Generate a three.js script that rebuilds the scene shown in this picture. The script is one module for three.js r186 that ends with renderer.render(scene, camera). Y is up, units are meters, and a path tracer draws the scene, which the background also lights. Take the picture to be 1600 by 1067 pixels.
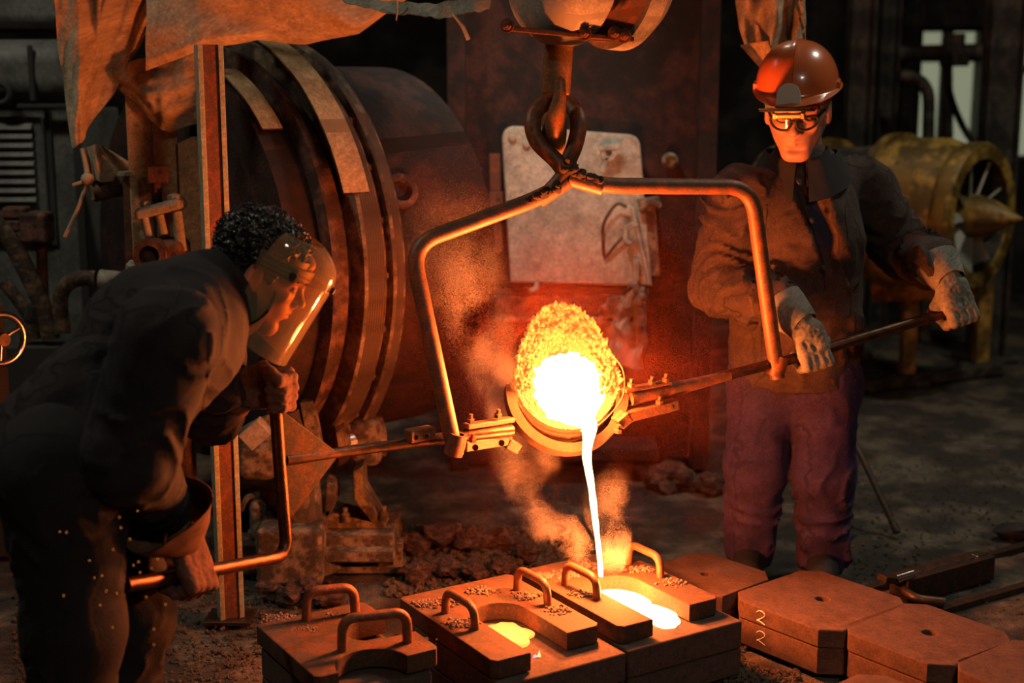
import * as THREE from 'three';
import { RoundedBoxGeometry } from 'three/addons/geometries/RoundedBoxGeometry.js';
import { mergeGeometries } from 'three/addons/utils/BufferGeometryUtils.js';
import { ImprovedNoise } from 'three/addons/math/ImprovedNoise.js';
import { createNoise4D } from 'simplex-noise';
import { RectAreaLightUniformsLib } from 'three/addons/lights/RectAreaLightUniformsLib.js';

// ---------------------------------------------------------------- camera, daylight, lamps, exposure
RectAreaLightUniformsLib.init();
const scene = new THREE.Scene();
const renderer = new THREE.WebGLRenderer({ antialias: true });
renderer.toneMapping = THREE.LinearToneMapping;
renderer.toneMappingExposure = 1.0;
renderer.shadowMap.enabled = true;

const EYE = 1.45, PITCH = 10.3 * Math.PI / 180, FOCAL = 2100;          // eye height, downward tilt, focal length in pixels of a 1600 x 1067 frame
const camera = new THREE.PerspectiveCamera(2 * Math.atan(533.5 / FOCAL) * 180 / Math.PI, 1600 / 1067, 0.05, 60);
camera.position.set(0, EYE, 0);
camera.rotation.set(-PITCH, 0, 0);
camera.focus = 3.45;
camera.userData.fStop = 1.9;

scene.background = new THREE.Color().setRGB(0.30, 0.31, 0.23);          // overcast daylight behind the two hall windows

const METAL_LIGHT = new THREE.Color().setRGB(1, 0.2, 0.04);            // light of the molten iron
const LAMP_LIGHT = new THREE.Color().setRGB(1, 0.93, 0.76);             // light of the hall lamps
const FLOOD = { at: [-0.1, 2.6, -3.95], aim: [0.12, 1.02, -5.04], bright: 78 };       // unseen work light, added under the roof to brighten the furnace door
const HALL_LAMPS = [                                                     // x, y, z, brightness of each hanging lamp
  [1.7, 3.4, 0.9, 25], [-2.6, 4.0, -3.3, 17], [2.7, 4.1, -4.5, 22], [0.6, 4.2, -6.6, 2],
];

// ---------------------------------------------------------------- helpers
const V = (x, y, z) => new THREE.Vector3(x, y, z);
const RAD = Math.PI / 180;
// the point that lies `d` metres in front of the camera's foot and shows at x, y of the 1600 x 1067 photograph
function at(x, y, d) {
  const a = (x - 800) / FOCAL, b = (533.5 - y) / FOCAL, c = Math.cos(PITCH), s = Math.sin(PITCH);
  const k = d / (c + b * s);
  return V(a * k, EYE + (b * c - s) * k, -d);
}
// the same for a point whose height above the floor is known
function on(x, y, h) {
  const b = (533.5 - y) / FOCAL, c = Math.cos(PITCH), s = Math.sin(PITCH), k = (h - EYE) / (b * c - s);
  return V((x - 800) / FOCAL * k, h, -(c + b * s) * k);
}
let seed = 20240607;
const rnd = (a = 1, b) => { seed = (seed + 0x6d2b79f5) | 0; let t = Math.imul(seed ^ (seed >>> 15), 1 | seed); t = (t + Math.imul(t ^ (t >>> 7), 61 | t)) ^ t; const r = ((t ^ (t >>> 14)) >>> 0) / 4294967296; return b === undefined ? r * a : a + r * (b - a); };
const perlin = new ImprovedNoise();
const noise = (x, y, z) => perlin.noise(x + 31.7, y + 17.3, z + 53.1);
const fbm = (x, y, z, o = 4) => { let s = 0, a = 0.5; for (let i = 0; i < o; i++) { s += a * noise(x, y, z); x *= 2.03; y *= 2.03; z *= 2.03; a *= 0.5; } return s; };
const clamp = (x, a, b) => Math.min(b, Math.max(a, x)), mix = (a, b, t) => a + (b - a) * t, smooth = (a, b, x) => { const t = clamp((x - a) / (b - a), 0, 1); return t * t * (3 - 2 * t); };

const taken = {};
const numbered = (name) => { const n = taken[name] = (taken[name] ?? -1) + 1; return n ? `${name}_${String(n).padStart(3, '0')}` : name; };
function dress(o) { o.traverse((m) => { if (m.isMesh) { m.castShadow = true; m.receiveShadow = true; } }); return o; }
// a thing: a Group at its base, added to the scene
function thing(name, label, category, pos, group) {
  const o = new THREE.Group(); o.name = numbered(name); scene.add(o);
  if (pos) o.position.copy(pos);
  o.userData = { label, category }; if (group) o.userData.group = group;
  return o;
}
// a mesh: a part of `parent`; geometry given in world coordinates is moved into the parent's axes
function part(name, geo, mat, parent, label, world = true) {
  const m = new THREE.Mesh(Array.isArray(geo) ? join(geo) : geo, mat); m.name = parent ? name : numbered(name);
  m.castShadow = m.receiveShadow = true;
  if (parent) {
    parent.add(m);
    if (world) { parent.updateWorldMatrix(true, false); const inv = parent.matrixWorld.clone().invert(); m.geometry = m.geometry.clone().applyMatrix4(inv); }
    if (label) m.userData.label = label;
  } else scene.add(m);
  return m;
}
function single(name, geo, mat, label, category, group, kind) {
  const m = part(name, geo, mat, null);
  m.userData = { label, category }; if (group) m.userData.group = group; if (kind) m.userData.kind = kind;
  return m;
}
function struct(name, geo, mat, parent) { const m = part(name, geo, mat, parent); if (!parent) m.userData.kind = 'structure'; return m; }
function plainUv(g) {            // uv in metres from the position, by the main direction of each face's normal
  const p = g.attributes.position, n = g.attributes.normal, uv = new Float32Array(p.count * 2);
  for (let i = 0; i < p.count; i++) {
    const ax = Math.abs(n.getX(i)), ay = Math.abs(n.getY(i)), az = Math.abs(n.getZ(i));
    const x = p.getX(i), y = p.getY(i), z = p.getZ(i);
    if (ay >= ax && ay >= az) { uv[i * 2] = x; uv[i * 2 + 1] = z; } else if (ax >= az) { uv[i * 2] = z; uv[i * 2 + 1] = y; } else { uv[i * 2] = x; uv[i * 2 + 1] = y; }
  }
  g.setAttribute('uv', new THREE.BufferAttribute(uv, 2));
  return g;
}
const join = (list) => mergeGeometries(list.map((g) => { const h = g.index ? g.toNonIndexed() : g.clone(); for (const k of Object.keys(h.attributes)) if (!['position', 'normal', 'uv'].includes(k)) h.deleteAttribute(k); if (!h.attributes.uv) plainUv(h); h.morphAttributes = {}; return h; }));
const moved = (g, m) => g.applyMatrix4(m);
// an upright frame at `o`: x along `ex`, y along `ey` (made square), z across
function frame(o, ex, ey) {
  const x = ex.clone().normalize(), z = V().crossVectors(x, ey).normalize(), y = V().crossVectors(z, x);
  return new THREE.Matrix4().makeBasis(x, y, z).setPosition(o);
}
function box(w, h, d, r = 0.004, seg = 2) { return plainUv(new RoundedBoxGeometry(w, h, d, seg, Math.min(r, w * 0.49, h * 0.49, d * 0.49))); }
const boxAt = (c, w, h, d, r, m) => { const g = box(w, h, d, r); if (m) g.applyMatrix4(m); return g.translate(c.x, c.y, c.z); };
// a bar from a to b with the given section
function bar(a, b, w, h, up = V(0, 1, 0), r = 0.003) {
  const d = V().subVectors(b, a), g = box(d.length(), h, w, r);
  return moved(g, frame(V().addVectors(a, b).multiplyScalar(0.5), d, Math.abs(d.clone().normalize().dot(up)) > 0.97 ? V(1, 0, 0) : up));
}
// a round rod through the points; radius a number or f(t); closed ends
function rod(pts, radius, seg = 40, sides = 12, tension = 0.5, closed = false, straight = false) {
  const curve = straight ? polyline(pts) : new THREE.CatmullRomCurve3(pts, closed, 'catmullrom', tension);
  const rf = typeof radius === 'function' ? radius : () => radius;
  const P = [], N = [], U = [], I = [], len = curve.getLength();
  const fr = curve.computeFrenetFrames(seg, closed), c = V();
  for (let i = 0; i <= seg; i++) {
    const t = i / seg; curve.getPointAt(t, c); const r = rf(t);
    for (let j = 0; j <= sides; j++) {
      const a = j / sides * 2 * Math.PI, n = fr.normals[i].clone().multiplyScalar(Math.cos(a)).addScaledVector(fr.binormals[i], Math.sin(a));
      P.push(c.x + n.x * r, c.y + n.y * r, c.z + n.z * r); N.push(n.x, n.y, n.z); U.push(t * len, j / sides * 0.12);
    }
  }
  const w = sides + 1;
  for (let i = 0; i < seg; i++) for (let j = 0; j < sides; j++) { const a = i * w + j; I.push(a, a + 1, a + w, a + 1, a + w + 1, a + w); }
  if (!closed) for (const [i, s] of [[0, -1], [seg, 1]]) {
    curve.getPointAt(i / seg, c); const tg = fr.tangents[i], k = P.length / 3;
    P.push(c.x, c.y, c.z); N.push(tg.x * s, tg.y * s, tg.z * s); U.push(0, 0);
    for (let j = 0; j <= sides; j++) { const b = (i * w + j) * 3; P.push(P[b], P[b + 1], P[b + 2]); N.push(tg.x * s, tg.y * s, tg.z * s); U.push(0.01, 0.01); }
    for (let j = 0; j < sides; j++) s > 0 ? I.push(k, k + 1 + j, k + 2 + j) : I.push(k, k + 2 + j, k + 1 + j);
  }
  const g = new THREE.BufferGeometry();
  g.setAttribute('position', new THREE.Float32BufferAttribute(P, 3)); g.setAttribute('normal', new THREE.Float32BufferAttribute(N, 3)); g.setAttribute('uv', new THREE.Float32BufferAttribute(U, 2)); g.setIndex(I);
  return g;
}
function polyline(pts, round = 0) {
  const path = new THREE.CurvePath();
  let from = pts[0];
  for (let i = 1; i < pts.length; i++) {
    if (i < pts.length - 1 && round) {
      const a = pts[i].clone().add(V().subVectors(pts[i - 1], pts[i]).setLength(round)), b = pts[i].clone().add(V().subVectors(pts[i + 1], pts[i]).setLength(round));
      path.add(new THREE.LineCurve3(from, a)); path.add(new THREE.QuadraticBezierCurve3(a, pts[i], b)); from = b;
    } else { path.add(new THREE.LineCurve3(from, pts[i])); from = pts[i]; }
  }
  path.computeFrenetFrames = THREE.Curve.prototype.computeFrenetFrames;
  path.getTangentAt = (u, o) => { const e = 1e-4, a = path.getPointAt(Math.max(0, u - e)), b = path.getPointAt(Math.min(1, u + e)); return (o ?? V()).subVectors(b, a).normalize(); };
  return path;
}
// a rod with straight runs and rounded bends
function bent(pts, round, radius, seg = 60, sides = 12) {
  const path = polyline(pts, round), n = [];
  for (let i = 0; i <= seg; i++) n.push(path.getPointAt(i / seg));
  return rod(n, radius, seg * 2, sides);
}
// a turned shape: profile [[r, y], ...] about the line from a to b (y = 0 at a, in metres)
function turned(profile, a, dir, seg = 28) {
  const g = new THREE.LatheGeometry(profile.map(([r, y]) => new THREE.Vector2(r, y)), seg);
  g.computeVertexNormals();
  const q = new THREE.Quaternion().setFromUnitVectors(V(0, 1, 0), dir.clone().normalize());
  return plainUv(flat(g.applyQuaternion(q).translate(a.x, a.y, a.z)));
}
function flat(g) { const h = g.index ? g.toNonIndexed() : g; return crease(h, 0.6); }
// normals shared only where faces meet at less than `angle`
function crease(g, angle) {
  const p = g.attributes.position, n = p.count, fn = [], map = new Map(), out = new Float32Array(n * 3), a = V(), b = V(), c = V();
  const key = (i) => `${Math.round(p.getX(i) * 2e4)},${Math.round(p.getY(i) * 2e4)},${Math.round(p.getZ(i) * 2e4)}`;
  for (let i = 0; i < n; i += 3) {
    a.fromBufferAttribute(p, i); b.fromBufferAttribute(p, i + 1); c.fromBufferAttribute(p, i + 2);
    fn.push(b.clone().sub(a).cross(c.clone().sub(a)));
    for (let k = 0; k < 3; k++) { const s = key(i + k); if (!map.has(s)) map.set(s, []); map.get(s).push(i / 3); }
  }
  const unit = fn.map((v) => v.clone().normalize()), cos = Math.cos(angle), s = V();
  for (let i = 0; i < n; i++) {
    const f = Math.floor(i / 3); s.set(0, 0, 0);
    for (const o of map.get(key(i))) if (unit[o].dot(unit[f]) > cos) s.add(fn[o]);
    s.normalize().toArray(out, i * 3);
  }
  g.setAttribute('normal', new THREE.BufferAttribute(out, 3));
  if (!g.attributes.uv) plainUv(g);
  return g;
}
function slab(shape, depth, bevel = 0.004, curve = 12) {        // an outline in x, y made `depth` thick along z, edges bevelled
  const g = new THREE.ExtrudeGeometry(shape, { depth: depth - 2 * bevel, bevelEnabled: bevel > 0, bevelThickness: bevel, bevelSize: bevel, bevelOffset: -bevel, bevelSegments: 2, curveSegments: curve });
  g.translate(0, 0, bevel);
  return plainUv(g);
}
const outline = (pts) => new THREE.Shape(pts.map(([x, y]) => new THREE.Vector2(x, y)));
// rough lump of rock or slag
function lump(r, detail = 2, rough = 0.35, sx = 1, sy = 1, sz = 1) {
  const g = new THREE.IcosahedronGeometry(r, detail), p = g.attributes.position, o = rnd(90), v = V();
  for (let i = 0; i < p.count; i++) { v.fromBufferAttribute(p, i); const k = 1 + rough * 2 * fbm(v.x / r + o, v.y / r, v.z / r + o, 3); p.setXYZ(i, v.x * k * sx, v.y * k * sy, v.z * k * sz); }
  return crease(g, 0.9);
}
// cloth: rows between a top and a bottom line of [x, y, d] in at() terms, with folds; given a little thickness
function cloth(top, bottom, nu, nv, fold, thick = 0.004) {
  const line = (pts, u) => { const k = u * (pts.length - 1), i = Math.min(Math.floor(k), pts.length - 2), t = k - i; return [0, 1, 2].map((c) => mix(pts[i][c], pts[i + 1][c], t)); };
  const grid = [];
  for (let i = 0; i <= nu; i++) for (let j = 0; j <= nv; j++) {
    const u = i / nu, v = j / nv, a = line(top, u), b = line(bottom, u), f = fold(u, v);
    grid.push(at(mix(a[0], b[0], v) + (f[0] ?? 0), mix(a[1], b[1], v) + (f[1] ?? 0), mix(a[2], b[2], v) + (f[2] ?? 0)));
  }
  return sheet(grid, nu, nv, thick);
}
function sheet(grid, nu, nv, thick) {        // a grid of points as a thin closed shell
  const w = nv + 1, g0 = new THREE.BufferGeometry(), P = [], I = [];
  grid.forEach((p) => P.push(p.x, p.y, p.z));
  for (let i = 0; i < nu; i++) for (let j = 0; j < nv; j++) { const a = i * w + j; I.push(a, a + 1, a + w, a + 1, a + w + 1, a + w); }
  g0.setAttribute('position', new THREE.Float32BufferAttribute(P, 3)); g0.setIndex(I); g0.computeVertexNormals();
  const n = g0.attributes.normal, Q = P.slice(), N = Array.from(n.array), U = [], J = I.slice(), c = grid.length;
  for (let i = 0; i < c; i++) { Q.push(P[i * 3] - n.getX(i) * thick, P[i * 3 + 1] - n.getY(i) * thick, P[i * 3 + 2] - n.getZ(i) * thick); }
  for (let i = 0; i < c; i++) N.push(-n.getX(i), -n.getY(i), -n.getZ(i));
  for (let k = 0; k < 2; k++) grid.forEach((p) => U.push(p.x + p.z * 0.6, p.y + p.z * 0.3));
  for (let i = 0; i < I.length; i += 3) J.push(I[i] + c, I[i + 2] + c, I[i + 1] + c);
  const rim = []; for (let i = 0; i < nu; i++) rim.push([i * w, (i + 1) * w], [(i + 1) * w + nv, i * w + nv]);
  for (let j = 0; j < nv; j++) rim.push([j + 1, j], [nu * w + j, nu * w + j + 1]);
  for (const [a, b] of rim) J.push(a, b, a + c, b, b + c, a + c);
  const g = new THREE.BufferGeometry();
  g.setAttribute('position', new THREE.Float32BufferAttribute(Q, 3)); g.setAttribute('normal', new THREE.Float32BufferAttribute(N, 3)); g.setAttribute('uv', new THREE.Float32BufferAttribute(U, 2)); g.setIndex(J);
  return g;
}

// ---- bodies: distance fields meshed with surface nets
const smin = (a, b, k) => { const h = Math.max(k - Math.abs(a - b), 0) / k; return Math.min(a, b) - h * h * k * 0.25; };
const smax = (a, b, k) => -smin(-a, -b, k);
function capsule(a, b, ra, rb, o = {}) {     // tapered capsule; o.flat = [axis, factor] makes it oval, o.fold = [height, per metre, phase] gives it creases across
  const d = V().subVectors(b, a), L2 = d.lengthSq() || 1e-9, L = Math.sqrt(L2), n = o.flat?.[0], s = o.flat?.[1] ?? 1, f = o.fold;
  return (x, y, z) => {
    let px = x - a.x, py = y - a.y, pz = z - a.z;
    const t = clamp((px * d.x + py * d.y + pz * d.z) / L2, 0, 1);
    px -= d.x * t; py -= d.y * t; pz -= d.z * t;
    if (n) { const c = (px * n.x + py * n.y + pz * n.z) * (1 / s - 1); px += n.x * c; py += n.y * c; pz += n.z * c; }
    let r = mix(ra, rb, t);
    if (f) { const w = t * L * f[1] + f[2] + 1.6 * noise(x * 9 + f[2], y * 9, z * 9), q = 1 - Math.abs(((w % 1) + 1) % 1 * 2 - 1); r += f[0] * (q * q - 0.4) * (0.55 + 0.9 * noise(x * 5, y * 5 + f[2], z * 5 + 9)); }
    return (Math.sqrt(px * px + py * py + pz * pz) - r) * Math.min(1, s);
  };
}
const ball = (x0, y0, z0, rx, ry = rx, rz = rx) => (x, y, z) => { const a = (x - x0) / rx, b = (y - y0) / ry, c = (z - z0) / rz, k = Math.sqrt(a * a + b * b + c * c); return (k - 1) * Math.min(rx, ry, rz); };
function net(fn, lo, hi, cell) {
  const n = [0, 1, 2].map((k) => Math.ceil((hi.getComponent(k) - lo.getComponent(k)) / cell) + 1), [nx, ny, nz] = n, B = 6, D = new Float32Array(nx * ny * nz);
  const id = (i, j, k) => (k * ny + j) * nx + i;
  for (let bk = 0; bk < nz; bk += B) for (let bj = 0; bj < ny; bj += B) for (let bi = 0; bi < nx; bi += B) {
    const h = B / 2 * cell, d0 = fn(lo.x + bi * cell + h, lo.y + bj * cell + h, lo.z + bk * cell + h), far = Math.abs(d0) > h * 1.75 * 1.5 + cell * 2;
    for (let k = bk; k < Math.min(bk + B, nz); k++) for (let j = bj; j < Math.min(bj + B, ny); j++) for (let i = bi; i < Math.min(bi + B, nx); i++) D[id(i, j, k)] = far ? d0 : fn(lo.x + i * cell, lo.y + j * cell, lo.z + k * cell);
  }
  const vert = new Int32Array(nx * ny * nz).fill(-1), P = [], I = [];
  for (let k = 0; k < nz - 1; k++) for (let j = 0; j < ny - 1; j++) for (let i = 0; i < nx - 1; i++) {
    const v = []; let neg = 0;
    for (let c = 0; c < 8; c++) { const d = D[id(i + (c & 1), j + (c >> 1 & 1), k + (c >> 2))]; v.push(d); if (d < 0) neg++; }
    if (neg === 0 || neg === 8) continue;
    let sx = 0, sy = 0, sz = 0, m = 0;
    for (let c = 0; c < 8; c++) for (const b of [1, 2, 4]) if (!(c & b)) {
      const e = c | b; if ((v[c] < 0) === (v[e] < 0)) continue;
      const t = v[c] / (v[c] - v[e]); m++;
      sx += (c & 1) + (b === 1 ? t : 0); sy += (c >> 1 & 1) + (b === 2 ? t : 0); sz += (c >> 2) + (b === 4 ? t : 0);
    }
    vert[id(i, j, k)] = P.length / 3; P.push(lo.x + (i + sx / m) * cell, lo.y + (j + sy / m) * cell, lo.z + (k + sz / m) * cell);
  }
  const quad = (a, b, c, d, flip) => { if (a < 0 || b < 0 || c < 0 || d < 0) return; flip ? I.push(a, c, b, a, d, c) : I.push(a, b, c, a, c, d); };
  for (let k = 1; k < nz - 1; k++) for (let j = 1; j < ny - 1; j++) for (let i = 1; i < nx - 1; i++) {
    const s = D[id(i, j, k)] < 0;
    if (s !== D[id(i + 1, j, k)] < 0) quad(vert[id(i, j - 1, k - 1)], vert[id(i, j, k - 1)], vert[id(i, j, k)], vert[id(i, j - 1, k)], !s);
    if (s !== D[id(i, j + 1, k)] < 0) quad(vert[id(i - 1, j, k - 1)], vert[id(i, j, k - 1)], vert[id(i, j, k)], vert[id(i - 1, j, k)], s);
    if (s !== D[id(i, j, k + 1)] < 0) quad(vert[id(i - 1, j - 1, k)], vert[id(i, j - 1, k)], vert[id(i, j, k)], vert[id(i - 1, j, k)], !s);
  }
  const N = new Float32Array(P.length), e = cell * 0.5, g = new THREE.BufferGeometry();
  for (let i = 0; i < P.length; i += 3) {
    const x = P[i], y = P[i + 1], z = P[i + 2], a = fn(x + e, y, z) - fn(x - e, y, z), b = fn(x, y + e, z) - fn(x, y - e, z), c = fn(x, y, z + e) - fn(x, y, z - e), l = Math.hypot(a, b, c) || 1;
    N[i] = a / l; N[i + 1] = b / l; N[i + 2] = c / l;
  }
  g.setAttribute('position', new THREE.Float32BufferAttribute(P, 3)); g.setAttribute('normal', new THREE.BufferAttribute(N, 3)); g.setIndex(I);
  return plainUv(g);
}

// ---------------------------------------------------------------- materials
const noise4 = createNoise4D(() => rnd());
// a tileable noise texture: tone(n1, n2, n3) gives sRGB 0..255 or a grey
function speckle(size, scale, tone, srgb = true, off = 0) {
  const data = new Uint8Array(size * size * 4), T = 2 * Math.PI, q = scale / T;
  const tile = (u, v, k, o) => 0.55 * noise4(Math.cos(u * T) * q * k + o, Math.sin(u * T) * q * k, Math.cos(v * T) * q * k, Math.sin(v * T) * q * k + o * 2);
  for (let j = 0; j < size; j++) for (let i = 0; i < size; i++) {
    const u = i / size, v = j / size, a = tile(u, v, 1, off), b = tile(u, v, 3.1, off + 7), c = tile(u, v, 9.7, off + 13) + 0.6 * tile(u, v, 24, off + 29), t = tone(a, b, c, u, v), o = (j * size + i) * 4;
    for (let k = 0; k < 3; k++) data[o + k] = clamp(Array.isArray(t) ? t[k] : t, 0, 255);
    data[o + 3] = 255;
  }
  const tex = new THREE.DataTexture(data, size, size); tex.wrapS = tex.wrapT = THREE.RepeatWrapping; tex.magFilter = THREE.LinearFilter; tex.colorSpace = srgb ? THREE.SRGBColorSpace : THREE.NoColorSpace; tex.needsUpdate = true;
  return tex;
}
const BUMPS = speckle(256, 5, (a, b, c) => 128 + 60 * a + 70 * b + 90 * c, false);
const GRIT = speckle(256, 14, (a, b, c) => 128 + 30 * a + 60 * b + 120 * c, false, 3);
const MOTTLE = speckle(256, 4, (a, b, c) => { const k = 205 + 45 * a + 45 * b + 55 * c; return [k, k, k]; }, true, 5);
const RUST = speckle(256, 5, (a, b, c) => { const r = smooth(-0.25, 0.35, a + 0.7 * b), k = 1 + 0.35 * c; return [mix(150, 205, r) * k, mix(138, 150, r) * k, mix(128, 112, r) * k]; }, true, 11);
const SOOT = speckle(256, 4, (a, b, c) => { const r = smooth(-0.3, 0.4, a + 0.8 * b), k = 1 + 0.4 * c; return [mix(120, 230, r) * k, mix(112, 215, r) * k, mix(108, 200, r) * k]; }, true, 17);
const rep = (t, k) => { const c = t.clone(); c.repeat.set(k, k); c.needsUpdate = true; return c; };
const lin = (r, g, b) => new THREE.Color().setRGB(r, g, b);
function mat(r, g, b, o = {}) {
  const { map, scale = 2, bump, bumpScale = 0.002, bumpRep = scale * 2, ...rest } = o, M = rest.clearcoat || rest.transmission || rest.sheen ? THREE.MeshPhysicalMaterial : THREE.MeshStandardMaterial;
  return new M({ color: lin(r, g, b), roughness: 0.8, map: map ? rep(map, scale) : null, bumpMap: bump ? rep(bump, bumpRep) : null, bumpScale, ...rest });
}
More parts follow.
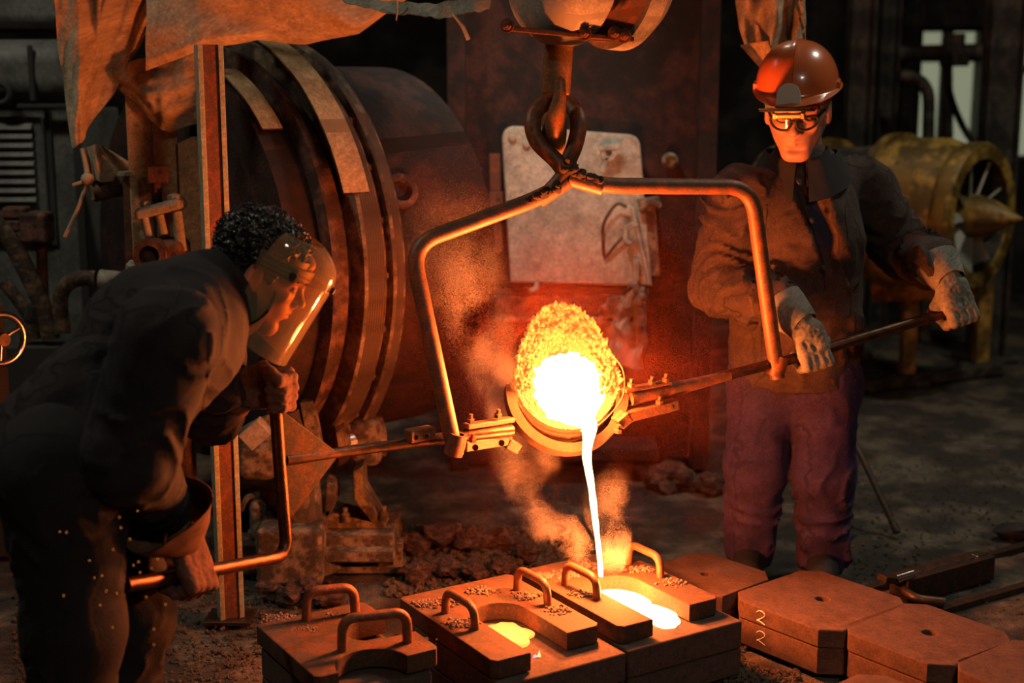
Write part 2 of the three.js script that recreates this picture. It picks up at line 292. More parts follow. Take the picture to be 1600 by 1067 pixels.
const M = {
  floor: mat(0.16, 0.142, 0.112, { map: SOOT, scale: 0.7, bump: GRIT, bumpRep: 2.2, bumpScale: 0.012, roughness: 0.95 }),
  wall: mat(0.06, 0.055, 0.05, { map: SOOT, scale: 0.4, roughness: 0.95 }),
  ceiling: mat(0.05, 0.05, 0.05, { roughness: 0.95 }),
  iron: mat(0.46, 0.28, 0.18, { map: RUST, scale: 5, bump: GRIT, bumpRep: 8, bumpScale: 0.0012, roughness: 0.46, metalness: 0.3 }),
  handle: mat(0.28, 0.215, 0.175, { map: RUST, scale: 4, bump: GRIT, bumpRep: 10, bumpScale: 0.0006, roughness: 0.3, metalness: 0.85 }),
  crust: mat(0.30, 0.19, 0.11, { map: RUST, scale: 8, bump: GRIT, bumpRep: 14, bumpScale: 0.004, roughness: 0.85 }),
  scale: mat(0.16, 0.10, 0.07, { map: RUST, scale: 8, bump: GRIT, bumpRep: 20, bumpScale: 0.004, roughness: 0.8 }),
  weight: mat(0.19, 0.13, 0.088, { map: RUST, scale: 3, bump: GRIT, bumpRep: 8, bumpScale: 0.0016, roughness: 0.78, metalness: 0.1 }),
  sand: mat(0.16, 0.082, 0.050, { map: MOTTLE, scale: 3, bump: GRIT, bumpRep: 12, bumpScale: 0.0012, roughness: 0.93 }),
  sandDark: mat(0.12, 0.075, 0.055, { map: MOTTLE, scale: 3, bump: GRIT, bumpRep: 12, bumpScale: 0.0015, roughness: 0.93 }),
  grit: mat(0.15, 0.11, 0.085, { roughness: 0.95 }),
  chalk: mat(0.75, 0.72, 0.65, { roughness: 0.95 }),
  furnace: mat(0.05, 0.018, 0.0125, { map: SOOT, scale: 1.2, bump: BUMPS, bumpRep: 2, bumpScale: 0.004, roughness: 0.85 }),
  furnacePlate: mat(0.19, 0.10, 0.068, { map: SOOT, scale: 2.2, bump: BUMPS, bumpRep: 4, bumpScale: 0.003, roughness: 0.8 }),
  ring: mat(0.30, 0.24, 0.18, { map: SOOT, scale: 2, bump: BUMPS, bumpRep: 5, bumpScale: 0.002, roughness: 0.6, metalness: 0.25 }),
  dusty: mat(0.33, 0.275, 0.20, { map: SOOT, scale: 3, bump: GRIT, bumpRep: 6, bumpScale: 0.003, roughness: 0.92 }),
  cap: mat(0.85, 0.53, 0.25, { map: MOTTLE, scale: 2.5, bump: BUMPS, bumpRep: 5, bumpScale: 0.003, roughness: 0.8 }),
  door: mat(0.62, 0.55, 0.44, { map: MOTTLE, scale: 1.5, bump: BUMPS, bumpRep: 3, bumpScale: 0.0015, roughness: 0.7 }),
  plaster: mat(0.6, 0.52, 0.41, { map: MOTTLE, scale: 4, bump: BUMPS, bumpRep: 8, bumpScale: 0.006, roughness: 0.9 }),
  canvas: mat(0.68, 0.5, 0.31, { map: MOTTLE, scale: 2.2, bump: GRIT, bumpRep: 8, bumpScale: 0.0014, roughness: 0.95 }),
  canvasGrey: mat(0.42, 0.40, 0.31, { map: MOTTLE, scale: 3, roughness: 0.95 }),
  rope: mat(0.5, 0.36, 0.22, { roughness: 0.95 }),
  postRed: mat(0.33, 0.165, 0.115, { map: RUST, scale: 4, bump: GRIT, bumpRep: 8, bumpScale: 0.0012, roughness: 0.7 }),
  postGreen: mat(0.48, 0.50, 0.36, { map: MOTTLE, scale: 4, roughness: 0.55 }),
  cabinet: mat(0.20, 0.205, 0.18, { map: MOTTLE, scale: 1, roughness: 0.6 }),
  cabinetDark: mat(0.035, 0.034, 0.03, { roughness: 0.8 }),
  hose: mat(0.24, 0.17, 0.11, { map: SOOT, scale: 4, roughness: 0.85 }),
  cream: mat(0.6, 0.52, 0.38, { map: MOTTLE, scale: 6, roughness: 0.75 }),
  chrome: mat(0.7, 0.69, 0.66, { roughness: 0.18, metalness: 1 }),
  block: mat(0.45, 0.40, 0.32, { map: MOTTLE, scale: 3, bump: GRIT, bumpRep: 6, bumpScale: 0.001, roughness: 0.62 }),
  blockRust: mat(0.36, 0.17, 0.08, { map: RUST, scale: 6, bump: GRIT, bumpRep: 14, bumpScale: 0.002, roughness: 0.8 }),
  hook: mat(0.78, 0.56, 0.31, { map: RUST, scale: 5, bump: GRIT, bumpRep: 8, bumpScale: 0.0006, roughness: 0.38, metalness: 0.3 }),
  yellow: mat(0.50, 0.36, 0.07, { map: SOOT, scale: 1.5, roughness: 0.55 }),
  blade: mat(0.38, 0.37, 0.31, { roughness: 0.5, metalness: 0.4 }),
  steel: mat(0.2, 0.19, 0.175, { map: RUST, scale: 4, roughness: 0.45, metalness: 0.7 }),
  black: mat(0.012, 0.011, 0.011, { roughness: 0.75 }),
  pipe: mat(0.11, 0.105, 0.09, { map: SOOT, scale: 2, roughness: 0.7 }),
  column: mat(0.075, 0.07, 0.06, { map: SOOT, scale: 1, roughness: 0.85 }),
  glass: new THREE.MeshPhysicalMaterial({ color: lin(0.8, 0.82, 0.72), transmission: 1, thickness: 0, roughness: 0.35, ior: 1.5 }),
  skin: mat(0.43, 0.215, 0.145, { roughness: 0.5 }),
  hair: mat(0.016, 0.012, 0.009, { roughness: 0.38 }),
  eye: mat(0.6, 0.56, 0.5, { roughness: 0.2 }),
  navy: mat(0.019, 0.0125, 0.0135, { map: MOTTLE, scale: 3, bump: BUMPS, bumpRep: 9, bumpScale: 0.002, roughness: 0.9 }),
  navyTrousers: mat(0.014, 0.0095, 0.010, { map: MOTTLE, scale: 3, bump: BUMPS, bumpRep: 9, bumpScale: 0.002, roughness: 0.9 }),
  jacket: mat(0.085, 0.050, 0.036, { map: MOTTLE, scale: 3, bump: BUMPS, bumpRep: 9, bumpScale: 0.002, roughness: 0.9 }),
  shirt: mat(0.028, 0.028, 0.06, { roughness: 0.9 }),
  scarf: mat(0.020, 0.018, 0.018, { roughness: 0.9 }),
  trousers: mat(0.060, 0.034, 0.115, { map: MOTTLE, scale: 3, bump: BUMPS, bumpRep: 9, bumpScale: 0.002, roughness: 0.9 }),
  suede: mat(0.22, 0.095, 0.052, { map: MOTTLE, scale: 5, bump: GRIT, bumpRep: 14, bumpScale: 0.0005, roughness: 0.92 }),
  canvasGlove: mat(0.34, 0.33, 0.26, { map: MOTTLE, scale: 5, bump: GRIT, bumpRep: 14, bumpScale: 0.0005, roughness: 0.92 }),
  helmet: mat(0.72, 0.155, 0.04, { roughness: 0.3, clearcoat: 0.8, clearcoatRoughness: 0.12 }),
  liner: mat(0.13, 0.125, 0.10, { roughness: 0.95 }),
  badge: mat(0.72, 0.69, 0.57, { roughness: 0.45 }),
  brass: mat(0.75, 0.52, 0.18, { roughness: 0.35, metalness: 0.8 }),
  lens: new THREE.MeshPhysicalMaterial({ color: lin(0.93, 0.93, 0.9), transmission: 1, thickness: 0, roughness: 0.04, ior: 1.25 }),
  visor: new THREE.MeshPhysicalMaterial({ color: lin(0.9, 0.8, 0.58), transmission: 0.9, thickness: 0, roughness: 0.06, ior: 1.5 }),
  visorBand: mat(0.14, 0.09, 0.05, { roughness: 0.5 }),
  lampShade: mat(0.15, 0.16, 0.15, { roughness: 0.5, metalness: 0.3 }),
};
const glow = (r, g, b, k = 1) => new THREE.MeshStandardMaterial({ color: lin(0.05, 0.03, 0.02), emissive: lin(r, g, b), emissiveIntensity: k, roughness: 0.6 });
M.molten = glow(1, 0.5, 0.16, 22);
M.stream = glow(1, 0.52, 0.15, 14);
M.pool = glow(1, 0.29, 0.045, 2.6);
M.ember = glow(1, 0.3, 0.035, 2.6);
M.lampGlow = glow(1, 0.93, 0.76, 14);
M.hotCrust = mat(0.34, 0.2, 0.1, { map: RUST, scale: 8, bump: GRIT, bumpRep: 14, bumpScale: 0.004, roughness: 0.8, emissive: lin(1, 0.3, 0.04), emissiveIntensity: 0.5 });
M.flame = new THREE.MeshStandardMaterial({ color: 0x000000, emissive: lin(0.35, 0.4, 1), emissiveIntensity: 1.6 });
M.flameTip = new THREE.MeshStandardMaterial({ color: 0x000000, emissive: lin(1, 0.45, 0.15), emissiveIntensity: 2 });

// ---------------------------------------------------------------- the hall
{
  // floor: trodden foundry sand, uneven
  const nx = 260, nz = 260, g = new THREE.PlaneGeometry(15, 15, nx, nz).rotateX(-Math.PI / 2).translate(0, 0, -4.5), p = g.attributes.position;
  for (let i = 0; i < p.count; i++) { const x = p.getX(i), z = p.getZ(i); p.setY(i, -0.012 + 0.022 * fbm(x * 1.3, 0, z * 1.3, 3) + 0.012 * fbm(x * 7, 3, z * 7, 3)); }
  g.computeVertexNormals(); plainUv(g);
  const f = struct('floor', g, M.floor);
  part('subfloor', boxAt(V(0, -0.2, -4.5), 15, 0.3, 15, 0.01), M.wall, f);
}
const WALL = 0.3, BACK = 10.2;
// the back wall is pierced by two windows
const winA = [at(1418, 42, BACK), at(1534, 232, BACK)], winB = [at(1584, 60, BACK), at(1660, 250, BACK)];
{
  const pieces = [], bw = (x0, x1, y0, y1) => pieces.push(boxAt(V((x0 + x1) / 2, (y0 + y1) / 2, -BACK - WALL / 2), x1 - x0, y1 - y0, WALL, 0.002));
  bw(-6.3, winA[0].x, 0, 5); bw(winA[1].x, winB[0].x, 0, 5); bw(winB[1].x, 6.3, 0, 5);
  for (const w of [winA, winB]) { bw(w[0].x, w[1].x, 0, w[1].y); bw(w[0].x, w[1].x, w[0].y, 5); }
  struct('wall_back', pieces, M.wall);
}
struct('wall_left', boxAt(V(-6.15, 2.5, -4), WALL, 5, 13, 0.01), M.wall);
struct('wall_right', boxAt(V(6.15, 2.5, -4), WALL, 5, 13, 0.01), M.wall);
struct('wall_front', boxAt(V(0, 2.5, 2.35), 12.6, 5, WALL, 0.01), M.wall);
struct('ceiling', boxAt(V(0, 5.15, -4), 12.6, WALL, 13, 0.01), M.ceiling);
[winA, winB].forEach((w, k) => {
  const o = new THREE.Group(); o.name = `window_${k + 1}`; o.userData.kind = 'structure'; scene.add(o);
  const x0 = w[0].x, x1 = w[1].x, y0 = w[1].y, y1 = w[0].y, z = -BACK - 0.1, fr = [];
  const xs = k ? [x0, x1] : [x0, mix(x0, x1, 0.55), x1], ys = [y0, mix(y0, y1, 0.75), y1];
  for (const x of xs) fr.push(boxAt(V(x, (y0 + y1) / 2, z), 0.07, y1 - y0, 0.08, 0.005));
  for (const y of ys) fr.push(boxAt(V((x0 + x1) / 2, y, z), x1 - x0, 0.06, 0.08, 0.005));
  part('window_frame', fr, M.column, o);
  for (let i = 0; i + 1 < xs.length; i++) for (let j = 0; j < 2; j++) part('pane', new THREE.PlaneGeometry(xs[i + 1] - xs[i], ys[j + 1] - ys[j]).translate((xs[i] + xs[i + 1]) / 2, (ys[j] + ys[j + 1]) / 2, z), M.glass, o);
});
// dark uprights and pipes in the depth of the hall, right of the furnace
const backUpright = [[1330, 7.6, 0.12, 'slim dark upright behind the worker in the hard hat'], [1372, 8.4, 0.1, 'thin dark stanchion left of the lit window'], [1400, 9.2, 0.16, 'dark stanchion at the edge of the lit window'], [1548, 7.4, 0.17, 'broad black stanchion right of the lit window']];
for (const [x, d, w, label] of backUpright) {
  const b = at(x, 400, d); b.y = 0;
  const o = thing('stanchion', label, 'stanchion', b, 'stanchions along the back of the hall');
  part('flange', [boxAt(V(b.x - w / 2, 2, b.z), 0.014, 4, 0.14, 0.003), boxAt(V(b.x + w / 2, 2, b.z), 0.014, 4, 0.14, 0.003)], M.column, o);
  part('web', boxAt(V(b.x, 2, b.z), w, 4, 0.014, 0.003), M.column, o);
  part('base_plate', boxAt(V(b.x, 0.01, b.z), w + 0.12, 0.03, 0.24, 0.004), M.column, o);
}
{
  const d = 8.6, o = thing('overhead_pipe', 'dark pipe crossing in front of the lit window with a valve', 'pipe', at(1400, 82, d));
  part('pipe_run', rod([at(1395, 84, d), at(1545, 80, d)], 0.05, 8, 12), M.pipe, o);
  part('valve', turned([[0, -0.1], [0.09, -0.1], [0.09, -0.03], [0.06, 0], [0.06, 0.1], [0, 0.1]], at(1492, 78, d), V(0, 1, 0), 14), M.pipe, o);
  part('bracket', bar(at(1480, 60, d), at(1482, 232, d), 0.05, 0.05), M.pipe, o);
  const q = thing('bent_pipe', 'dark pipe bent over like a hook before the lit window', 'pipe', on(1452, 560, 0));
  part('pipe_run', bent([at(1405, 118, 8), at(1452, 122, 8), V(at(1452, 400, 8).x, 0, -8)], 0.14, 0.036, 24, 10), M.pipe, q);
  part('cable_run', rod([at(1480, 82, 8.55), at(1480, 120, 8.3), at(1490, 165, 8.3), at(1515, 215, 8.2), at(1550, 250, 8.2)], 0.022, 16, 8), M.pipe, o, 'cable slanting down');
  const s = thing('wall_box', 'grey switch box with a dark patch for an opening on the back wall right of the window', 'box', at(1556, 160, 9.8));
  part('body', boxAt(at(1558, 170, 10.05), 0.22, 0.7, 0.28, 0.01), M.cabinet, s);
  part('slot', boxAt(at(1562, 175, 9.9), 0.07, 0.12, 0.03, 0.004), M.cabinetDark, s);  // dark patch stands for the shade inside an opening
}
{
  const a = V(...FLOOD.at), b = V(...FLOOD.aim), d = b.clone().sub(a).normalize();
  const o = thing('added_flood_lamp', 'added work light out of view with a deep round hood, aimed at the furnace door', 'lamp', a);
  part('lamp_housing', [turned([[0.05, -0.12], [0.1, -0.11], [0.2, -0.01], [0.2, 0.42], [0.19, 0.42], [0.19, -0.01], [0.08, -0.1], [0, -0.1]], a, d, 24)], M.lampShade, o);  // hood made deep to keep the light off rings and casing
  part('lamp_rod', rod([a.clone().addScaledVector(d, -0.11), V(a.x, 5.0, a.z)], 0.012, 4, 8), M.lampShade, o);
  part('lamp_glow', turned([[0, -0.05], [0.12, -0.05], [0.12, -0.04], [0, -0.04]], a, d, 4), M.lampGlow, o);
  const l = new THREE.RectAreaLight(LAMP_LIGHT, FLOOD.bright, 0.25, 0.25); l.name = 'added_flood_light'; l.position.copy(a).addScaledVector(d, 0.01); l.lookAt(b); scene.add(l);
}
// hall lamps: shade, glowing tube panel, and the light it gives
HALL_LAMPS.forEach(([x, y, z, k], i) => {
  const o = thing('hall_lamp', 'hanging hall lamp with a wide metal shade above the casting floor', 'lamp', V(x, y, z), 'hall lamps under the roof');
  part('lamp_shade', [turned([[0.12, 0.12], [0.16, 0.11], [0.3, 0.02], [0.31, 0.0], [0.295, 0.0], [0.15, 0.09], [0, 0.09]], V(x, y, z), V(0, 1, 0), 24)], M.lampShade, o);
  part('lamp_rod', rod([V(x, y + 0.1, z), V(x, 5.0, z)], 0.012, 2, 8), M.lampShade, o);
  part('lamp_glow', turned([[0, 0.085], [0.15, 0.085], [0.15, 0.07], [0, 0.07]], V(x, y - 0.03, z), V(0, 1, 0), 24), M.lampGlow, o);
  const l = new THREE.RectAreaLight(LAMP_LIGHT, k * 3.2, 0.42, 0.42);
  l.name = 'hall_lamp_light_' + i; l.position.set(x, y - 0.02, z); l.lookAt(x, y - 1, z); scene.add(l);
});

// ---------------------------------------------------------------- the rotary furnace behind
{
  const C = at(408, 400, 4.5), ax = V(0.75, 0, -0.661), R = 0.715, base = V(C.x, 0, C.z);
  const o = thing('rotary_furnace', 'soot-dark drum furnace with riding rings, its end boarded with tawny plates', 'furnace', base);
  const along = (s) => C.clone().addScaledVector(ax, s);
  const cyl = (r0, r1, s0, s1, seg = 72, hole = 0) => turned([[hole, s0], [r0, s0], [r1, s1], [hole, s1]].map(([r, s]) => [r, s]), C, ax, seg);
  part('shell', cyl(0.63, 0.63, -0.28, 0.5), M.furnace, o);
  part('riding_ring', turned([[0.62, 0.02], [0.72, 0.02], [0.725, 0.03], [0.725, 0.055], [0.72, 0.065], [0.62, 0.065]], C, ax, 96), M.ring, o, 'thin outer flange of the riding ring');
  part('riding_ring', turned([[0.6, -0.07], [0.70, -0.07], [0.705, -0.06], [0.705, -0.0], [0.70, 0.01], [0.6, 0.01]], C, ax, 96), M.ring, o, 'pale worn tread of the riding ring');
  part('ring_flange', turned([[0.55, -0.17], [0.685, -0.17], [0.685, -0.15], [0.645, -0.145], [0.645, -0.09], [0.6, -0.085]], C, ax, 96), M.furnacePlate, o);
  part('ring_flange', turned([[0.45, -0.25], [0.61, -0.25], [0.615, -0.24], [0.615, -0.22], [0.59, -0.215], [0.59, -0.18]], C, ax, 96), M.furnacePlate, o);
  part('ring_flange', turned([[0.0, -0.3], [0.53, -0.3], [0.535, -0.29], [0.535, -0.27], [0.45, -0.26]], C, ax, 96), M.furnace, o);
  for (let k = 0; k < 26; k++) {        // bolts round the outer flange
    const a = k / 26 * 2 * Math.PI, u = V(0, Math.sin(a), 0).add(V(0.661, 0, 0.75).multiplyScalar(Math.cos(a)));
    part('bolt', turned([[0, 0], [0.014, 0], [0.014, -0.014], [0, -0.016]], along(0.02).addScaledVector(u, 0.685), ax, 6), M.ring, o);
  }
  // tawny plates that close the near end, in an uneven fan
  const up = V(0, 1, 0), side = V(0.661, 0, 0.75);
  for (let k = 1; k < 5; k++) {
    const x0 = -0.36 + k * 0.122, h = 0.42 + 0.1 * Math.sin(k * 1.1 + 0.4), m = frame(along(-0.47).add(V(x0 * 0.62 + 0.2, 0.04, -0.02 * x0 + 0.012 * (k % 2))), V(0.97, 0, -0.24), up);
    part('end_plate', moved(slab(outline([[-0.036, -0.5], [0.036, -0.5], [0.036, h], [0.01, h + 0.03 * (k % 3)], [-0.036, h - 0.02]]), 0.03, 0.005), m), M.cap, o);
  }
  // bright strips added over the rings: their lit arc put into colour
  const arc = [], a0 = 20 * RAD, a1 = 72 * RAD;
  for (let i = 0; i <= 14; i++) { const a = mix(a1, a0, i / 14); arc.push(along(-0.09).addScaledVector(up, Math.sin(a) * 0.73).addScaledVector(side, Math.cos(a) * 0.73)); }
  const grid = []; for (const p of arc) for (let j = 0; j <= 2; j++) grid.push(p.clone().addScaledVector(ax, (j - 1) * 0.045));
  part('lit_ring_strip', plainUv(sheet(grid, 14, 2, 0.012)), M.cap, o, 'bright strip for the lit arc of the ring');
  const arc2 = []; for (let i = 0; i <= 8; i++) { const a = mix(70 * RAD, 42 * RAD, i / 8); arc2.push(along(-0.235).addScaledVector(up, Math.sin(a) * 0.64).addScaledVector(side, Math.cos(a) * 0.64)); }
  const grid2 = []; for (const p of arc2) for (let j = 0; j <= 2; j++) grid2.push(p.clone().addScaledVector(ax, (j - 1) * 0.035));
  part('lit_ring_strip', plainUv(sheet(grid2, 8, 2, 0.012)), M.cap, o, 'short bright strip for the lit arc of the inner ring');
  // stub pipe, lagging plates on the shell
  const s0 = at(583, 338, 4.35), s1 = at(628, 297, 4.15), sd = s1.clone().sub(s0).normalize();
  part('pipe_stub', [turned([[0, 0], [0.042, 0], [0.042, s1.distanceTo(s0) - 0.05], [0.055, s1.distanceTo(s0) - 0.05], [0.055, s1.distanceTo(s0)], [0.035, s1.distanceTo(s0)], [0.035, s1.distanceTo(s0) - 0.03], [0, s1.distanceTo(s0) - 0.03]], s0, sd, 20)], M.furnacePlate, o);
  for (const [x, y, d, w, h, t] of [[632, 395, 4.3, 0.24, 0.2, 18], [700, 372, 4.4, 0.16, 0.26, -6], [620, 470, 4.25, 0.17, 0.16, 30]]) {
    const m = frame(at(x, y, d), V(Math.cos(0.35), 0, -Math.sin(0.35)), V(Math.sin(t * RAD), Math.cos(t * RAD), 0));
    part('shell_plate', moved(slab(outline([[-w / 2, -h / 2], [w / 2, -h / 2 + 0.02], [w / 2 - 0.02, h / 2], [-w / 2 + 0.03, h / 2 - 0.03]]), 0.016, 0.004), m), M.furnacePlate, o);
  }
}
{
  // the casing with the charging door
  const base = on(900, 760, 0), o = thing('furnace_casing', 'dark steel furnace casing standing behind the ladle', 'furnace', V(0.3, 0, -5.3));
  const z = -5.2, x0 = at(700, 400, 5.2).x, x1 = at(1118, 400, 5.2).x;
  part('front_plate', boxAt(V((x0 + x1) / 2, 1.05, z - 0.25), x1 - x0, 2.1, 0.5, 0.03), M.furnace, o);
  part('side_rib', [bar(V(x1 - 0.05, 0, z + 0.03), V(x1 - 0.05, 2.1, z + 0.03), 0.07, 0.07), bar(V(x0 + 0.04, 0, z + 0.03), V(x0 + 0.04, 2.1, z + 0.03), 0.07, 0.07)], M.furnace, o);
  part('ledge', boxAt(at(890, 470, 5.1), 0.58, 0.075, 0.16, 0.008), M.furnacePlate, o, 'reddish ledge under the door');
  part('lower_lip', boxAt(at(880, 492, 5.08), 0.52, 0.02, 0.2, 0.004), M.dusty, o);
  part('drip_tray', boxAt(at(905, 700, 5.07), 0.6, 0.05, 0.22, 0.01), M.furnace, o);
  for (const [x, y, r] of [[722, 543, 0.035], [1046, 250, 0.03]]) part('boss', turned([[0, 0], [r, 0], [r, 0.03], [r * 0.6, 0.05], [r * 0.5, 0.03], [0, 0.03]], at(x, y, 5.16), V(0, 0, 1), 16), M.dusty, o);
}
{
  const d = 5.04, a = at(785, 197, d + 0.03), b = at(997, 212, d + 0.08), c = at(1017, 446, d), e = at(797, 440, d - 0.03);
  const o = thing('furnace_door', 'pale grey steel door plate with hooks hanging on the furnace casing', 'door', e.clone().lerp(c, 0.5));
  const ex = c.clone().sub(e).normalize(), ey = a.clone().sub(e), m = frame(e, ex, ey), inv = m.clone().invert(), L = [e, c, b, a].map((p) => { const q = p.clone().applyMatrix4(inv); return [q.x, q.y]; });
  const s = new THREE.Shape(); s.moveTo(...L[0]); s.lineTo(...L[1]); s.lineTo(L[2][0] + 0.003, L[2][1] - 0.05); s.quadraticCurveTo(L[2][0], L[2][1], L[2][0] - 0.05, L[2][1]); s.lineTo(L[3][0] + 0.05, L[3][1]); s.quadraticCurveTo(...L[3], L[3][0], L[3][1] - 0.05); s.closePath();
  part('plate', moved(slab(s, 0.03, 0.006), m), M.door, o);
  const q = (x, y, off = 0.04) => at(x, y, d).addScaledVector(V(0, 0, 1), off);
  for (const x of [839, 992]) part('hook', [bar(q(x, 402), q(x, 436), 0.03, 0.022), rod([q(x, 434), q(x - 2, 447, 0.05), q(x - 12, 452, 0.06)], 0.011, 10, 8)], M.door, o);
  part('lug', [turned([[0.012, 0], [0.03, 0], [0.03, 0.04], [0.012, 0.04]], q(950, 238, 0.0), V(0, 0, 1), 16), bar(q(935, 232, 0.03), q(968, 228, 0.03), 0.03, 0.018), bar(q(948, 245, 0.03), q(938, 268, 0.03), 0.02, 0.018)], M.door, o);
  part('rod_loop', rod([q(978, 322), q(962, 318), q(943, 346), q(941, 372), q(944, 400), q(960, 382), q(978, 362)], 0.006, 40, 8), M.steel, o, 'bent wire loop');
  part('latch', [bar(q(985, 322, 0.05), q(1012, 440, 0.05), 0.05, 0.012), bar(q(975, 355, 0.07), q(993, 345, 0.07), 0.02, 0.02), rod([q(978, 350, 0.06), q(975, 372, 0.07), q(982, 378, 0.07)], 0.011, 12, 8)], M.door, o);
  part('rivet', [[800, 215], [822, 225]].map(([x, y]) => turned([[0, 0.01], [0.014, 0.006], [0.016, 0]], q(x, y, 0.01), V(0, 0, 1), 12)), M.door, o);
}
{
  // clamp posts left of the door, bracket right of it
  const d = 5.07;
  const o = thing('door_clamp', 'dusty clamp post with a heavy nut left of the furnace door', 'clamp', at(745, 385, d));
  part('post', bar(at(742, 392, d), at(738, 275, d), 0.06, 0.055), M.dusty, o);
  part('nut', [turned([[0, 0], [0.042, 0], [0.042, 0.045], [0.02, 0.05], [0.02, 0.07], [0, 0.072]], at(737, 282, d), V(0, 1, 0), 6)], M.dusty, o);
  part('strap', bar(at(705, 285, d), at(740, 262, d), 0.04, 0.03), M.dusty, o);
  const p = thing('door_hinge_bar', 'rusty hinge bar standing beside the furnace door', 'bar', at(775, 392, d));
  part('bar', bar(at(776, 392, d), at(773, 240, d), 0.045, 0.04), M.postRed, p);
  part('collar', bar(at(776, 330, d - 0.02), at(775, 300, d - 0.02), 0.07, 0.05), M.furnacePlate, p);
  const r = thing('door_bracket', 'jagged dusty bracket with a crank right of the furnace door', 'bracket', at(1005, 400, d));
  part('arm', [bar(at(1022, 430, d), at(1014, 318, d), 0.05, 0.04), bar(at(996, 318, d - 0.05), at(1030, 312, d - 0.05), 0.03, 0.03)], M.dusty, r);
  part('crank', rod([at(1002, 330, d - 0.06), at(1015, 316, d - 0.08), at(1032, 322, d - 0.08)], 0.014, 12, 8), M.dusty, r);
}
{
  // broken lining that hangs below the door at the right
  const d = 4.96, top = [[950, 490, d], [975, 470, d], [1000, 448, d]], bot = [[935, 520, d], [962, 560, d - 0.02], [998, 578, d]];
  single('broken_lining', [cloth(top, bot, 20, 24, (u, v) => [8 * noise(u * 4, v * 5, 1), 6 * noise(u * 5, v * 4, 7), 0.05 * noise(u * 3, v * 3, 3) + 0.03 * Math.sin(u * 9)], 0.03), cloth([[962, 470, d], [1000, 445, d]], [[955, 485, d], [990, 480, d]], 10, 8, (u, v) => [0, 0, 0.03 * Math.sin(u * 7)], 0.03)], M.plaster, 'torn pale sheet of lining hanging under the furnace door', 'lining');
}
{
  // support roller and its dusty cast pedestal
  const D = 4.12, P = (x, y, d = D) => at(x, y, d), base = on(560, 885, 0);
  const o = thing('roller_pedestal', 'dusty cast pedestal with a bright roller under the furnace drum', 'pedestal', V(base.x, 0, base.z));
  part('roller', turned([[0, 0], [0.085, 0], [0.085, 0.03], [0.062, 0.03], [0.062, 0.085], [0.07, 0.085], [0.07, 0.16], [0, 0.16]], P(520, 690), V(0.86, 0.05, -0.3), 28), M.ring, o, 'roller with a polished band');
  part('roller_sleeve', turned([[0.0625, 0.045], [0.065, 0.045], [0.065, 0.078], [0.0625, 0.078]], P(520, 690), V(0.86, 0.05, -0.3), 28), M.chrome, o);
  part('bearing_cap', [box(0.1, 0.15, 0.12, 0.03).translate(P(572, 675).x, P(572, 690).y, P(572, 690, D + 0.02).z)], M.dusty, o);
  const leg = (pts, t) => { const m = new THREE.Matrix4().setPosition(0, 0, -D); return slab(outline(pts.map(([x, y]) => { const p = P(x, y); return [p.x, p.y]; })), t, 0.006).applyMatrix4(m); };
  part('upright', leg([[530, 740], [532, 770], [512, 812], [500, 835], [600, 835], [588, 800], [560, 765], [558, 720], [573, 712], [575, 750], [605, 800], [620, 835], [495, 835], [515, 780], [518, 735]], 0.12), M.dusty, o);
  part('foot_plate', [boxAt(P(560, 826, D - 0.05), 0.25, 0.05, 0.26, 0.01), boxAt(P(568, 845, D - 0.07), 0.22, 0.04, 0.3, 0.008)], M.dusty, o);
  for (const [x, y] of [[600, 812], [540, 815]]) part('stud', turned([[0, 0], [0.014, 0], [0.014, 0.025], [0.008, 0.03], [0.008, 0.045], [0, 0.045]], P(x, y, D - 0.12), V(0, 1, 0), 8), M.dusty, o);
  const x0 = P(522, 870).x, x1 = P(627, 870).x, zz = -(D - 0.12), top = P(560, 852, D - 0.12).y;
  part('box_frame', [x0, mix(x0, x1, 0.48), x1].map((x) => boxAt(V(x, top / 2, zz), 0.028, top, 0.05, 0.004)).concat([boxAt(V((x0 + x1) / 2, top, zz), x1 - x0 + 0.03, 0.035, 0.06, 0.004), boxAt(V((x0 + x1) / 2, 0.012, zz), x1 - x0 + 0.04, 0.024, 0.08, 0.004)]), M.dusty, o, 'open box frame carrying the pedestal');
  part('box_back', boxAt(V((x0 + x1) / 2, top / 2, zz - 0.25), x1 - x0, top, 0.03, 0.004), M.furnace, o);
}
{
  // bearing block and column between the drum and the post
  const D = 3.98, base = on(440, 890, 0), o = thing('bearing_stand', 'dusty cast bearing stand between the steel post and the pedestal', 'stand', V(base.x, 0, base.z));
  const P = (x, y, d = D) => at(x, y, d);
  part('column', [turned([[0.13, 0], [0.12, 0.05], [0.075, 0.09], [0.066, 0.3], [0.06, 0.32], [0, 0.32]], V(P(470, 880).x, 0.02, -D), V(0, 1, 0), 20)], M.dusty, o);
  part('cap_block', [bar(P(455, 640, D), P(480, 725, D), 0.1, 0.05), bar(P(480, 625, D), P(495, 700, D), 0.05, 0.04)], M.dusty, o);
  part('housing', [box(0.13, 0.12, 0.13, 0.035).translate(P(405, 715).x, P(405, 715).y, -D), bar(P(378, 690), P(430, 660), 0.08, 0.07)], M.dusty, o);
  part('yellow_cover', [bar(P(385, 690, D - 0.1), P(415, 664, D - 0.1), 0.05, 0.06)], M.cream, o, 'chipped cream cover');
  part('base_block', [boxAt(V(P(462, 850).x, 0.09, -D + 0.03), 0.2, 0.18, 0.22, 0.02)], M.dusty, o);
}
